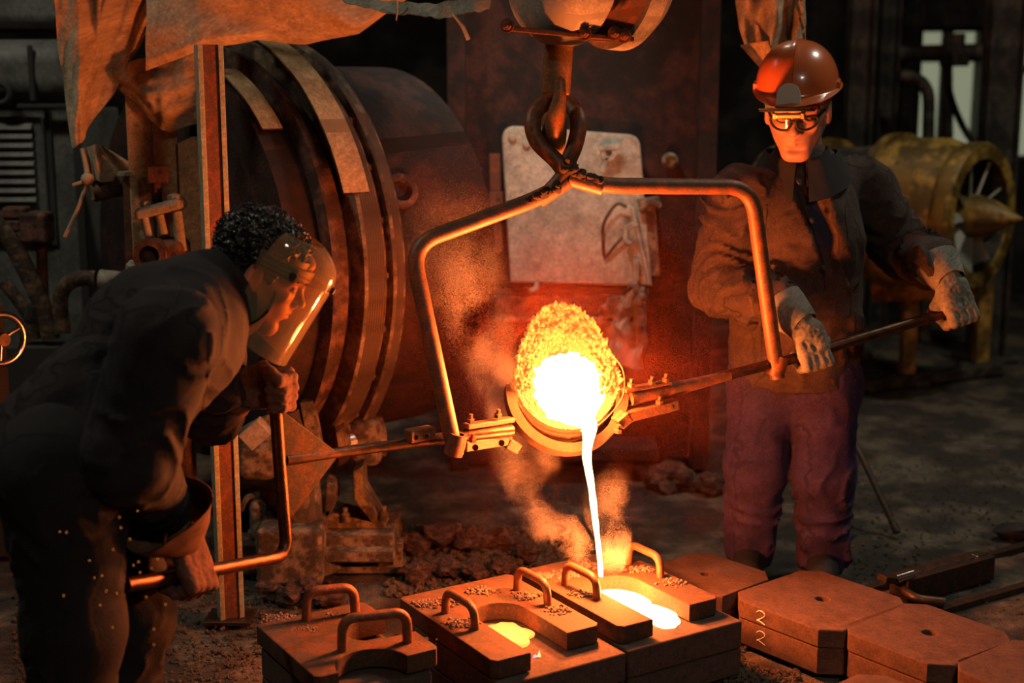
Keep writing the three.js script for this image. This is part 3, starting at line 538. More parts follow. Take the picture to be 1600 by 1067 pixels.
{
  const b = on(396, 905, 0), o = thing('grease_pump', 'small dusty pump bottle with a spout beside the steel post', 'pump', V(b.x, 0.0, b.z));
  const p = at(404, 838, 4.0), q = V(p.x, p.y, p.z);
  part('bottle', turned([[0, 0], [0.033, 0], [0.033, 0.02], [0.026, 0.025], [0.026, 0.1], [0.018, 0.115], [0.008, 0.12], [0.008, 0.145], [0, 0.145]], q, V(0, 1, 0), 18), M.dusty, o);
  part('spout', rod([q.clone().add(V(0, 0.13, 0)), q.clone().add(V(-0.03, 0.125, 0)), q.clone().add(V(-0.05, 0.085, 0))], 0.009, 10, 8), M.dusty, o);
  part('stand', boxAt(V(q.x, q.y / 2 - 0.002, q.z), 0.14, q.y - 0.004, 0.12, 0.01), M.furnacePlate, o);
}
// slag and rubble behind the moulds
{
  const list = [[640, 846, 0.052], [688, 834, 0.064], [738, 840, 0.052], [784, 836, 0.05], [826, 856, 0.04], [650, 888, 0.04], [696, 882, 0.045], [742, 888, 0.04], [784, 880, 0.04], [452, 925, 0.042], [482, 912, 0.038], [512, 926, 0.042], [424, 916, 0.036], [1046, 745, 0.08], [1112, 752, 0.055]];
  for (const [x, y, r] of list) {
    const p = on(x, y + 16, 0); const m = single('slag_lump', lump(r, 3, 0.62, 1.2, 0.72, 0.95), M.furnacePlate, x < 600 ? 'lump of slag lying between post and pedestal' : x > 1000 ? 'lump of slag on the floor by the furnace casing' : 'lump of slag in the heap behind the moulds', 'slag', 'slag lumps on the floor behind');
    m.position.set(p.x, r * 0.5, p.z); m.rotation.y = rnd(6);
  }
}

// ---------------------------------------------------------------- left side: post, canvas, cabinet, fittings
{
  const D = 3.6, b = V(at(350, 700, D).x, 0, -D), h = at(350, 70, D).y, w = 0.068, o = thing('steel_post', 'upright steel channel post, rusty red web between pale green flanges', 'post', b);
  o.rotation.y = 0.4;
  part('web', boxAt(V(0, h / 2, 0.02), w - 0.016, h, 0.008, 0.001), M.postRed, o, 'rusty red web', false);
  for (const s of [-1, 1]) part('flange', boxAt(V(s * (w / 2 - 0.007), h / 2, 0.004), 0.014, h, 0.05, 0.0015), M.postGreen, o, 'pale green flange', false);
  part('base_plate', boxAt(V(b.x, 0.004, b.z), 0.13, 0.012, 0.11, 0.002), M.steel, o);
}
{
  const o = thing('canvas_tarpaulin', 'stained tan canvas slung over the furnace in hanging folds', 'tarpaulin', at(330, 0, 3.5));
  const D = 3.92;
  part('hanging_flap', cloth([[70, -112, D], [120, -112, D - 0.05], [170, -112, D + 0.02], [215, -112, D - 0.04], [252, -112, D]], [[112, 232, D], [128, 222, D - 0.03], [141, 196, D + 0.01], [180, 140, D + 0.02], [246, 20, D]], 60, 60,
    (u, v) => [4 * noise(u * 5, v * 6, 1), 0, 0.22 * u + 0.022 * Math.sin(u * 8 + v * 3.4) + 0.045 * fbm(u * 2, v * 2, 4, 2) + 0.012 * noise(u * 9 + v * 5, v * 3, 2)]), M.canvas, o, 'long pointed flap');
  part('hanging_flap', cloth([[232, -112, D + 0.05], [300, -112, D], [380, -112, D], [470, -112, D + 0.03], [560, -112, D + 0.12], [650, -112, D + 0.2]], [[227, 112, D - 0.02], [312, 78, D - 0.04], [402, 62, D], [478, 70, D + 0.06], [560, 52, D + 0.15], [650, -10, D + 0.24]], 80, 44,
    (u, v) => [3 * noise(u * 6, v * 4, 3), 3 * noise(u * 8, v, 5), 0.12 * u + 0.025 * Math.sin(u * 9 - v * 4.2 + 1) * (0.4 + 0.6 * v) + 0.04 * fbm(u * 4 - v, v * 2.4, 8, 2) + (v > 0.93 ? (v - 0.93) * 0.35 : 0)]), M.canvas, o, 'broad flap over the post');
  part('torn_strip', cloth([[528, -8, D + 0.02], [600, 2, D + 0.02], [680, 6, D + 0.02], [770, -12, D + 0.02]], [[540, 4, D], [610, 20, D - 0.01], [690, 28, D], [765, 14, D]], 50, 8, (u, v) => [0, 3 * noise(u * 14, v, 6) + 3 * v * noise(u * 30, 1, 2), 0.012 * Math.sin(u * 20)], 0.003), M.canvasGrey, o, 'torn grey-green strip');
  for (const g of [rod([at(708, 22, D), at(722, 40, D - 0.01), at(732, 62, D - 0.01)], (t) => mix(0.005, 0.007, t), 14, 6), rod([at(620, -5, D), at(621, 14, D), at(619, 32, D)], 0.0025, 8, 5), rod([at(972, 45, D + 0.3), at(973, 60, D + 0.3), at(968, 74, D + 0.3)], 0.004, 8, 5)]) part('loose_thread', g, M.canvasGrey, o);
}
single('rag_bundle', cloth([[160, 112, 4.12], [205, 95, 4.1], [260, 80, 4.1], [335, 74, 4.12]], [[196, 150, 4.12], [236, 190, 4.1], [262, 208, 4.09], [335, 186, 4.12]], 40, 30, (u, v) => [4 * noise(u * 4, v * 4, 3), 4 * noise(u * 5, v * 3, 8), -0.07 * Math.sin(Math.PI * u) * Math.sin(Math.PI * v) + 0.02 * noise(u * 7, v * 6, 2)]), M.canvas, 'bunched canvas rag stuffed under the tarpaulin beside the steel post', 'rag');
{
  const D = 4.3, o = thing('canvas_bundle', 'striped canvas bundle hanging above the hard hat', 'tarpaulin', at(1200, 0, D));
  part('hanging_flap', cloth([[1120, -112, D + 0.1], [1180, -112, D], [1230, -112, D], [1262, -112, D + 0.05]], [[1168, 82, D + 0.05], [1195, 108, D - 0.03], [1232, 80, D], [1258, 62, D + 0.05]], 44, 36, (u, v) => [5 * noise(u * 4, v * 4, 1), 0, 0.05 * Math.sin(u * 15 + v * 5) + 0.05 * fbm(u * 3, v * 3, 2, 3)]), M.canvas, o);
  part('hanging_flap', cloth([[1158, 70, D - 0.05], [1200, 64, D - 0.05]], [[1190, 106, D - 0.05], [1220, 120, D - 0.05]], 12, 10, (u, v) => [0, 0, 0.02 * Math.sin(u * 5)]), M.cap, o, 'rusty corner');
  for (let k = 0; k < 4; k++) part('stripe', cloth([[1236 + k * 6, -20 + k * 24, D - 0.06], [1246 + k * 4, -24 + k * 24, D - 0.06]], [[1246 + k * 4, 4 + k * 22, D - 0.06], [1256 + k, 0 + k * 22, D - 0.06]], 4, 6, (u) => [0, 0, 0.01 * Math.sin(u * 4)], 0.002), M.canvasGrey, o);
}
{
  // pole with the canvas end tied on
  const D = 4.2, o = thing('tied_pole', 'iron pole with a rag and a knotted cord at its end', 'pole', at(140, 290, D));
  part('pole', rod([at(146, 300, D), at(190, 290, D), at(262, 282, D)], 0.032, 10, 12), M.furnacePlate, o);
  part('rag', cloth([[130, 232, D - 0.04], [150, 225, D - 0.06], [168, 232, D - 0.04]], [[136, 275, D - 0.04], [160, 285, D - 0.06], [240, 276, D - 0.02]], 18, 14, (u, v) => [0, 0, 0.03 * Math.sin(u * 12)]), M.canvas, o);
  part('cord', [rod([at(129, 232, D - 0.06), at(135, 262, D - 0.07), at(137, 280, D - 0.08)], 0.008, 10, 7), rod([at(137, 280, D - 0.08), at(126, 285, D - 0.09), at(114, 289, D - 0.09)], 0.005, 8, 6), rod([at(137, 280, D - 0.08), at(122, 325, D - 0.09), at(101, 370, D - 0.09)], 0.0055, 12, 6), rod([at(138, 282, D - 0.08), at(143, 297, D - 0.08), at(146, 312, D - 0.08)], 0.005, 8, 6), new THREE.IcosahedronGeometry(0.02, 2).translate(...at(137, 280, D - 0.085).toArray())], M.rope, o, 'knotted tan cord');
}
{
  const D = 4.15, b = V(at(200, 500, D).x, 0, -D), o = thing('pipe_stand', 'thin rusty upright with a white plug beside the clamp', 'stand', b);
  part('upright', bar(b, at(199, 278, D), 0.024, 0.024), M.postRed, o);
  part('plug', turned([[0, 0], [0.022, 0], [0.024, 0.03], [0.014, 0.045], [0, 0.047]], at(207, 430, D - 0.08), V(0.2, 1, 0), 14), M.cream, o, 'white plug');
  part('nut', turned([[0, 0], [0.03, 0], [0.03, 0.012], [0, 0.014]], at(199, 274, D), V(0, 1, 0), 6), M.cream, o);
}
{
  const D = 4.05, b = V(at(255, 400, D).x, 0, -D), o = thing('screw_clamp', 'pale screw clamp, tilted top plate on studs over a cast body', 'clamp', b);
  const P = (x, y, d = D) => at(x, y, d);
  part('top_plate', bar(P(216, 334), P(288, 316), 0.1, 0.034, V(0, 1, 0), 0.014), M.cream, o, 'cream top plate');
  for (const [x, y] of [[229, 322], [272, 312]]) part('nut', turned([[0, 0], [0.02, 0], [0.02, 0.014], [0.01, 0.018], [0, 0.02]], P(x, y, D - 0.02), V(-0.1, 1, 0), 6), M.cream, o);
  for (const [x0, y0, x1, y1, r] of [[226, 340, 232, 370, 0.012], [249, 336, 256, 366, 0.013], [276, 330, 284, 392, 0.016]]) part('stud', rod([P(x0, y0, D - 0.03), P(x1, y1, D - 0.03)], r, 3, 12), M.cream, o);
  part('screw', [rod([P(246, 318, D), P(243, 270, D)], 0.015, 4, 12), bar(P(232, 272, D - 0.01), P(262, 272, D - 0.01), 0.03, 0.05)], M.furnacePlate, o);
  const lo = P(222, 372), hi = P(292, 368);
  part('body', [boxAt(V((lo.x + hi.x) / 2, lo.y - 0.05, -D), hi.x - lo.x, 0.1, 0.13, 0.025), turned([[0.03, -0.03], [0.05, -0.03], [0.05, 0.03], [0.03, 0.03]], P(237, 398, D - 0.07), V(0, 0, 1), 18), boxAt(V((lo.x + hi.x) / 2, (lo.y - 0.1) / 2, -D), 0.12, lo.y - 0.1, 0.1, 0.02)], M.furnacePlate, o);
}
{
  const D = 5.0, P = (x, y, d = D) => at(x, y, d), b = V(P(40, 400).x, 0, -D - 0.2);
  const o = thing('control_cabinet', 'grey-green steel cabinet with louvres at the far left', 'cabinet', b);
  const x0 = P(-70, 300).x, x1 = P(132, 300).x, y1 = P(60, 168).y;
  part('body', boxAt(V((x0 + x1) / 2, y1 / 2, -D - 0.25), x1 - x0, y1, 0.5, 0.015), M.cabinet, o);
  const px = P(-70, 300).x, qx = P(76, 300).x, a = P(0, 182).y, c = P(0, 375).y;
  part('panel', boxAt(V((px + qx) / 2, (a + c) / 2, -D + 0.012), qx - px, a - c, 0.03, 0.008), M.cabinet, o, 'raised louvre panel');
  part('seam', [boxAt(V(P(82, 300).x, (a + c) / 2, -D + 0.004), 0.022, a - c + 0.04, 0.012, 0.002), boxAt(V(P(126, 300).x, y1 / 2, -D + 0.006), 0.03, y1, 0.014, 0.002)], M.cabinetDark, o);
  for (let k = 0; k < 9; k++) { const y = P(0, 198 + k * 14).y, w = P(43, 0).x - P(-40, 0).x; part('louvre_slat', moved(box(w, 0.028, 0.008, 0.003), new THREE.Matrix4().makeRotationX(-0.6).setPosition((P(43, 0).x + P(-40, 0).x) / 2, y, -D + 0.036)), M.cabinet, o); }
  part('louvre_back', boxAt(V((P(43, 0).x + P(-40, 0).x) / 2, P(0, 256).y, -D + 0.026), P(43, 0).x - P(-40, 0).x, 0.32, 0.006, 0.001), M.cabinet, o);
}
{
  const D = 4.95, P = (x, y, d = D) => at(x, y, d), x0 = P(-80, 0).x, x1 = P(110, 0).x;
  const base = P(20, 166), o = thing('motor_housing', 'rounded grey machine housing on top of the louvred cabinet', 'housing', V(base.x, base.y, base.z));
  part('shell', [boxAt(V((x0 + x1) / 2, (P(0, 60).y + P(0, 163).y) / 2, -D - 0.2), x1 - x0, P(0, 60).y - P(0, 163).y, 0.42, 0.09)], M.cabinet, o);
  part('upper_shell', boxAt(V((x0 + P(92, 0).x) / 2, (P(0, -40).y + P(0, 40).y) / 2, -D - 0.25), P(92, 0).x - x0, P(0, -40).y - P(0, 46).y, 0.4, 0.05), M.cabinet, o);
  part('ridge', [boxAt(V(P(50, 100).x, (P(0, 70).y + P(0, 160).y) / 2, -D + 0.012), 0.02, P(0, 70).y - P(0, 160).y, 0.02, 0.008), boxAt(V((x0 + x1) / 2, P(0, 166).y, -D + 0.0), x1 - x0, 0.018, 0.03, 0.005)], M.cabinetDark, o);
  part('lifting_eye', new THREE.TorusGeometry(0.034, 0.011, 10, 20).translate(...P(0, 146, D - 0.03).toArray()), M.cabinetDark, o);
}
{
  const D = 4.4, o = thing('hose_bundle', 'slanting ribbed hoses and a valve block in front of the louvred cabinet', 'hose', at(40, 520, D));
  part('hose', rod([at(-20, 335, D), at(10, 365, D), at(45, 430, D), at(66, 478, D), at(80, 530, D)], 0.03, 30, 12), M.hose, o);
  part('hose', rod([at(5, 440, D), at(25, 465, D), at(45, 495, D), at(55, 530, D)], 0.02, 20, 10), M.hose, o);
  part('hose', rod([at(65, 380, D + 0.05), at(66, 420, D + 0.05), at(68, 470, D + 0.05)], 0.018, 12, 10), M.postRed, o);
  part('valve_block', [boxAt(at(58, 355, D + 0.02), 0.09, 0.1, 0.09, 0.012), boxAt(at(26, 332, D + 0.02), 0.08, 0.04, 0.06, 0.01), boxAt(at(20, 352, D + 0.02), 0.07, 0.04, 0.06, 0.01)], M.furnacePlate, o);
  part('pipe_elbow', [rod([at(98, 520, D), at(94, 470, D), at(104, 445, D), at(125, 435, D), at(150, 435, D)], 0.026, 30, 12)], M.hose, o, 'bent hose with a pale fitting');
  part('fitting', turned([[0.024, 0], [0.032, 0], [0.032, 0.06], [0.028, 0.075], [0, 0.075]], at(156, 436, D), V(1, -0.1, 0), 18), M.cream, o);
  part('coupling', [turned([[0, 0], [0.03, 0], [0.03, 0.05], [0, 0.05]], at(52, 500, D), V(0.3, 1, 0), 10), bar(at(30, 515, D), at(95, 505, D), 0.03, 0.03)], M.pipe, o);
  part('stand', boxAt(V(at(45, 600, D).x, at(45, 520, D).y / 2 - 0.02, -D - 0.02), 0.24, at(45, 520, D).y - 0.04, 0.1, 0.01), M.cabinetDark, o);
}
{
  const D = 4.0, c = at(2, 530, D), o = thing('hand_wheel', 'bright chromed hand wheel on a dark spindle', 'wheel', c);
  part('rim', new THREE.TorusGeometry(0.075, 0.011, 12, 36).rotateY(0.9).translate(c.x, c.y, c.z), M.chrome, o);
  part('spoke', [0, 1, 2].map((k) => { const a = k * 2.094 + 0.4, e = V(Math.cos(a) * 0.075, Math.sin(a) * 0.075, 0).applyAxisAngle(V(0, 1, 0), 0.9); return rod([c.clone(), c.clone().add(e)], 0.006, 2, 8); }), M.chrome, o);
  part('hub', turned([[0, -0.02], [0.02, -0.02], [0.02, 0.02], [0, 0.02]], c, V(Math.sin(0.9), 0, Math.cos(0.9)), 14), M.steel, o);
  part('spindle', [rod([c, c.clone().add(V(-0.1, 0, -0.12))], 0.012, 2, 8), boxAt(V(c.x - 0.12, c.y / 2 + 0.04, c.z - 0.15), 0.12, c.y + 0.08, 0.1, 0.01)], M.cabinetDark, o);
}
{
  const a = at(30, -108, 3.98), b = at(1300, -108, 4.42), o = thing('canopy_rail', 'round steel rail hung from the roof that carries the canvas', 'rail', a.clone().lerp(b, 0.5));
  part('rail', rod([a, b], 0.024, 4, 12), M.steel, o);
  for (const t of [0.08, 0.5, 0.92]) { const p = a.clone().lerp(b, t); part('hanger_rod', rod([p, V(p.x, 5.0, p.z)], 0.009, 2, 8), M.steel, o); }
}

// ---------------------------------------------------------------- crane block, hook, bail, ladle
const LD = 3.5, ladleC = at(888, 602, LD), LADLE = thing('pouring_ladle', 'tipped casting ladle with crusted glowing mouth, bolted band and long cranked handle bar', 'ladle', ladleC);
// LD:                                            // how far off the ladle hangs
{
  const D = 3.56, P = (x, y, d = D) => at(x, y, d), c = P(856, -60), ax = V(0.86, -0.06, -0.5).normalize();
  const o = thing('crane_block', 'rounded grey crane hook block with rusty bracket plates and bolts', 'crane block', c);
  const R = 0.205;
  part('drum_cover', turned([[0, -0.055], [0.09, -0.052], [0.15, -0.04], [0.182, -0.018], [R, 0.02], [R, 0.09], [0, 0.09]], c, ax, 64), M.block, o, 'domed grey cover');
  part('side_cheek', turned([[0, 0.092], [0.186, 0.092], [0.186, 0.2], [0, 0.2]], c, ax, 40), M.blockRust, o, 'rust-red cheek');
  part('drum_cover', turned([[0, 0.2], [R, 0.2], [R, 0.25], [0.17, 0.29], [0.1, 0.305], [0, 0.31]], c, ax, 64), M.block, o, 'second grey cover');
  part('bottom_strap', [bar(P(786, 44, D - 0.06), P(915, 57, D - 0.06), 0.05, 0.012), bar(P(912, 57, D - 0.06), P(978, 62, D + 0.02), 0.07, 0.012)], M.blockRust, o);
  part('bracket', [bar(P(912, 55, D - 0.08), P(960, -30, D + 0.0), 0.02, 0.035), bar(P(972, 60, D + 0.0), P(1002, -20, D + 0.08), 0.02, 0.03)], M.blockRust, o);
  for (const [x, y] of [[793, 42], [914, 54], [961, 54], [976, 58]]) part('bolt', [turned([[0, 0], [0.012, 0], [0.012, 0.012], [0.007, 0.014], [0.007, 0.02], [0, 0.02]], P(x, y - 2, D - 0.085), V(-0.35, 0.05, 1), 6), turned([[0, 0], [0.018, 0], [0.018, 0.005], [0, 0.005]], P(x, y - 2, D - 0.08), V(-0.35, 0.05, 1), 18)], M.blockRust, o);
  for (const k of [0.03, 0.14]) { const p = c.clone().addScaledVector(ax, k); part('hoist_rope', rod([V(p.x, c.y + 0.12, p.z), V(p.x, 5.0, p.z)], 0.008, 2, 8), M.steel, o); }
  part('hook_shackle', bar(P(872, 60, D + 0.05), P(874, 20, D + 0.05), 0.09, 0.09), M.blockRust, o);
}
{
  const D = 3.58, P = (x, y, d = D) => at(x, y, d);
  const o = thing('crane_hook', 'worn forged crane hook seen end on, holding the bail ring', 'hook', P(866, 228));
  // the hook lies in a plane that runs towards the camera: shank behind, tip in front
  part('shank', [bar(P(875, 52, D + 0.05), P(868, 150, D + 0.06), 0.05, 0.076, V(1, 0, 0), 0.014)], M.hook, o, 'flat shank');
  const pts = [P(868, 140, D + 0.06), P(866, 178, D + 0.065), P(865, 212, D + 0.04), P(864, 226, D - 0.005), P(866, 208, D - 0.06), P(870, 178, D - 0.085), P(875, 150, D - 0.09), P(875, 128, D - 0.088)];
  const w = (t) => t < 0.35 ? 0.033 : t < 0.5 ? 0.03 : mix(0.033, 0.014, smooth(0.6, 1, t));
  part('hook_bowl', [rod(pts, w, 60, 16), new THREE.SphereGeometry(0.014, 12, 8).translate(...P(875, 128, D - 0.088).toArray())], M.hook, o, 'pointed bowl of the hook');
}
{
  // bail: ring, two arms bent down to the handle bar
  const P = (x, y, d = LD) => at(x, y, d), o = thing('ladle_bail', 'rusty bent round-bar bail with a welded ring at its top', 'bail', P(880, 270));
  const ring = [P(884, 272), P(868, 250), P(840, 222), P(832, 192, 3.51), P(842, 168, 3.54), P(867, 158, 3.56), P(893, 167, 3.54), P(904, 192, 3.51), P(899, 224), P(889, 250), P(884, 272)];
  part('ring', rod(ring, 0.0215, 80, 14), M.iron, o, 'teardrop ring');
  part('arm', [bent([P(886, 268), P(876, 290), P(852, 306), P(642, 383, 3.38), P(712, 712, 3.3)], 0.075, 0.0212, 90, 14)], M.iron, o, 'longer arm reaching down beside the near end of the ladle');
  part('arm', [bent([P(884, 264), P(902, 282), P(930, 290), P(1174, 292, 3.62), P(1215, 590, 3.66)], 0.075, 0.0212, 90, 14)], M.iron, o, 'arm ending beside the canvas gloves');
  for (const [x, y, d] of [[712, 700, 3.3], [1215, 577, 3.66]]) part('eye', turned([[0.016, -0.028], [0.024, -0.028], [0.026, 0], [0.024, 0.028], [0.016, 0.028]], P(x, y - 6, d), V(0.25, 1, 0).normalize(), 18), M.iron, o);
  const weld = [];
  for (let k = 0; k < 46; k++) { const s = k % 2, t = rnd(); const p = s ? P(mix(893, 938, t), mix(268, 284, t) + rnd(-7, 5), LD - 0.012 + rnd(-0.012, 0.01)) : P(mix(872, 822, t), mix(292, 318, t) + rnd(-8, 5), LD - 0.03 + rnd(-0.012, 0.01)); weld.push(lump(rnd(0.006, 0.012), 1, 0.4).translate(p.x, p.y, p.z)); }
  for (let k = 0; k < 16; k++) { const p = P(884 + rnd(-9, 9), 262 + rnd(-12, 10), LD - 0.014 + rnd(-0.01, 0.01)); weld.push(lump(rnd(0.006, 0.011), 1, 0.4).translate(p.x, p.y, p.z)); }
  part('weld_bead', weld, M.scale, o, 'lumpy dark weld');
}
{
  const P = (x, y, d = LD) => at(x, y, d), o = LADLE;
  // near half: bar, clamp block, T of cranked rod with two triangular gussets
  part('bar', [rod([P(446, 719, 3.08), P(560, 703, 3.22), P(690, 685, 3.34)], 0.014, 14, 12), rod([P(640, 691, 3.3), P(715, 682, 3.36), P(800, 672, 3.44)], 0.016, 10, 12)], M.handle, o);
  part('clamp_block', [moved(box(0.075, 0.032, 0.036, 0.004), frame(P(656, 678, 3.3), P(690, 672, 3.34).sub(P(640, 681, 3.28)), V(0, 1, 0)))], M.iron, o);
  part('bolt', [[668, 676], [650, 679]].map(([x, y]) => turned([[0, 0], [0.007, 0], [0.006, 0.006], [0, 0.007]], P(x, y + 4, 3.275), V(0, 0, 1), 6)), M.black, o);
  part('cranked_grip', bent([P(428, 600, 3.05), P(431, 640, 3.06), P(438, 740, 3.07), P(449, 868, 3.06), P(320, 893, 2.84), P(196, 914, 2.62)], 0.05, 0.0155, 80, 14), M.handle, o, 'cranked grip rod, polished by use');
  const gusset = (pts) => { const [a, b, c] = pts, m = frame(a, b.clone().sub(a), c.clone().sub(a)), inv = m.clone().invert(), q = pts.map((p) => { const l = p.clone().applyMatrix4(inv); return [l.x, l.y]; }); return moved(slab(outline(q), 0.006, 0.001), m); };
  part('gusset', gusset([P(438, 640, 3.06), P(441, 722, 3.075), P(528, 708, 3.18)]), M.steel, o, 'upper triangular plate');
  part('gusset', gusset([P(441, 722, 3.075), P(451, 812, 3.065), P(528, 710, 3.18)]), M.steel, o, 'lower triangular plate');
  // far half: tapered socket, bar out to the gloves
  part('socket', rod([P(985, 622, 3.52), P(1060, 606, 3.57), P(1140, 586, 3.62)], (t) => mix(0.021, 0.0145, smooth(0.2, 1, t)), 20, 14), M.iron, o, 'tapered socket');
  part('bar', rod([P(1120, 590, 3.61), P(1210, 568, 3.66), P(1262, 554, 3.69), P(1330, 533, 3.72), P(1450, 497, 3.78), P(1515, 477, 3.81)], (t) => 0.0145 + 0.0012 * t, 30, 14), M.handle, o);
}
// ---- ladle, its glowing lining, the metal
const ladleM = (() => { const y = V(0.12, 0.47, 0.87).normalize(), x = V(1, 0.12, 0).normalize(), z = V().crossVectors(x, y).normalize(); return new THREE.Matrix4().makeBasis(V().crossVectors(y, z), y, z).setPosition(ladleC); })();   // local y out of the mouth, x to the right, z down to the spout
const mouth = (phi) => {            // mouth radius; phi 0 right, 90 deg down at the spout, 270 deg up at the crusted back
  const s = Math.sin(phi), c = Math.cos(phi), up = Math.max(0, -s), dn = Math.max(0, s);
  return 0.137 + 0.03 * up * up + 0.055 * Math.pow(up, 7) - 0.012 * dn + 0.012 * Math.exp(-Math.pow((phi - 1.25) / 0.16, 2)) - 0.004 * c;
};
{
  const o = LADLE;
  const W = (g) => g.applyMatrix4(ladleM);
  // bowl
  const prof = [[0, -0.25], [0.07, -0.245], [0.1, -0.22], [0.122, -0.15], [0.132, -0.075], [0.133, -0.06], [0.122, -0.058]];
  const bowl = new THREE.LatheGeometry(prof.map(([r, y]) => new THREE.Vector2(r, y)), 56); bowl.computeVertexNormals();
  { const p = bowl.attributes.position; for (let i = 0; i < p.count; i++) { const x = p.getX(i), y = p.getY(i), z = p.getZ(i), k = 1 + 0.02 * noise(x * 9, y * 9, z * 9), f = Math.atan2(z, x); const lip = y > -0.05 ? 0.014 * Math.exp(-Math.pow((f - 1.25) / 0.2, 2)) : 0; p.setXYZ(i, x * k + Math.cos(f) * lip, y, z * k + Math.sin(f) * lip); } bowl.computeVertexNormals(); }
  part('bowl', W(bowl), M.crust, o);
  // crust: a rough ring of slag from the hot inside over the rim
  const crust = (s0, s1, nphi, ns, amp) => {
    const P = [], I = [];
    for (let i = 0; i <= nphi; i++) for (let j = 0; j <= ns; j++) {
      const phi = (i % nphi) / nphi * 2 * Math.PI, s = mix(s0, s1, j / ns), R = mouth(phi), up = Math.max(0, -Math.sin(phi));
      // s 0 deep inside, 0.7 on the rim, 1 outside the rim
      const r = s < 0.72 ? R * mix(0.5, 1, s / 0.72) : R * mix(1, 0.965, (s - 0.72) / 0.28);
      const y = s < 0.72 ? mix(-0.055, 0.016 + 0.008 * up, Math.pow(s / 0.72, 1.25)) : mix(0.016 + 0.008 * up, -0.05 - 0.05 * up, (s - 0.72) / 0.28);
      const x = Math.cos(phi) * r, z = Math.sin(phi) * r, cal = 0.35 + 0.65 * smooth(0.75, -0.1, Math.sin(phi));
      const n = amp * cal * (0.9 * fbm(x * 30, y * 30, z * 30, 2) + 1.1 * Math.abs(noise(x * 80, y * 80, z * 80)) + 0.7 * noise(x * 170, y * 170, z * 170));
      P.push(x * (1 + n * 0.35 / r), y + n, z * (1 + n * 0.35 / r));
    }
    const w = ns + 1;
    for (let i = 0; i < nphi; i++) for (let j = 0; j < ns; j++) { const a = i * w + j; I.push(a, a + w, a + 1, a + 1, a + w, a + w + 1); }
    const g = new THREE.BufferGeometry(); g.setAttribute('position', new THREE.Float32BufferAttribute(P, 3)); g.setIndex(I); g.computeVertexNormals();
    const n = g.attributes.normal; for (let j = 0; j < w; j++) for (const k of ['X', 'Y', 'Z']) n['set' + k](nphi * w + j, n['get' + k](j));
    return plainUv(g);
  };
  part('lining_crust', W(crust(0.0, 1, 300, 72, 0.024)), M.hotCrust, o, 'glowing lumpy slag crust');
  // slag curls that stand off the rim
  const curls = [];
  for (let k = 0; k < 300; k++) {
    const phi = rnd(Math.PI * 0.98, Math.PI * 2.08), q = rnd(0.68, 1.03), R = mouth(phi) * q, p = V(Math.cos(phi) * R, 0.012 + 0.02 * (q > 0.95 ? -1 : 1) * rnd() - (1 - q) * 0.1, Math.sin(phi) * R);
    curls.push(lump(rnd(0.003, 0.0085), 1, 0.5, 1, rnd(0.6, 1.6), 1).rotateX(rnd(3)).translate(p.x, p.y, p.z));
  }
  for (let k = 0; k < 26; k++) {
    const phi = rnd(Math.PI * 1.0, Math.PI * 2.05), R = mouth(phi), a = V(Math.cos(phi) * R * 0.97, 0.015, Math.sin(phi) * R * 0.97), b = a.clone().add(V(rnd(-0.014, 0.014), rnd(0.004, 0.02), rnd(-0.014, 0.004))), c = b.clone().add(V(rnd(-0.012, 0.012), rnd(-0.012, 0.01), rnd(-0.01, 0.01)));
    curls.push(rod([a, b, c], 0.0012, 8, 5));
  }
  const cm = part('slag_curls', W(join(curls)), M.hotCrust, o); cm.userData.kind = 'stuff';
  // thin wire bent round the right of the rim
  part('rim_wire', W(rod([V(0.118, 0.03, -0.075), V(0.146, 0.025, -0.03), V(0.147, 0.02, 0.02), V(0.13, 0.018, 0.06), V(0.09, 0.02, 0.1), V(0.052, 0.02, 0.128)], 0.0022, 40, 6)), M.iron, o);
  // band round the bowl with lugs; the far side stays open under the crust
  const band = [], bandIn = 0.141, bandOut = 0.166;
  for (let i = 0; i <= 60; i++) { const a = mix(-0.12, Math.PI + 0.12, i / 60); for (const [r, y] of [[bandIn, -0.07], [bandOut, -0.07], [bandOut, -0.015], [bandIn, -0.015], [bandIn, -0.07]]) band.push(V(Math.cos(a) * (r + 0.008 * Math.sin(a)), y, Math.sin(a) * (r + 0.012 * Math.sin(a)))); }
  { const P = [], I = []; band.forEach((p) => P.push(p.x, p.y, p.z)); for (let i = 0; i < 60; i++) for (let j = 0; j < 4; j++) { const a = i * 5 + j; I.push(a, a + 5, a + 1, a + 1, a + 5, a + 6); } I.push(0, 1, 2, 0, 2, 3); const e = 300; I.push(e, e + 2, e + 1, e, e + 3, e + 2); const g = new THREE.BufferGeometry(); g.setAttribute('position', new THREE.Float32BufferAttribute(P, 3)); g.setIndex(I); part('band', crease(W(g.toNonIndexed()), 0.5), M.crust, o, 'broad iron band'); }
}
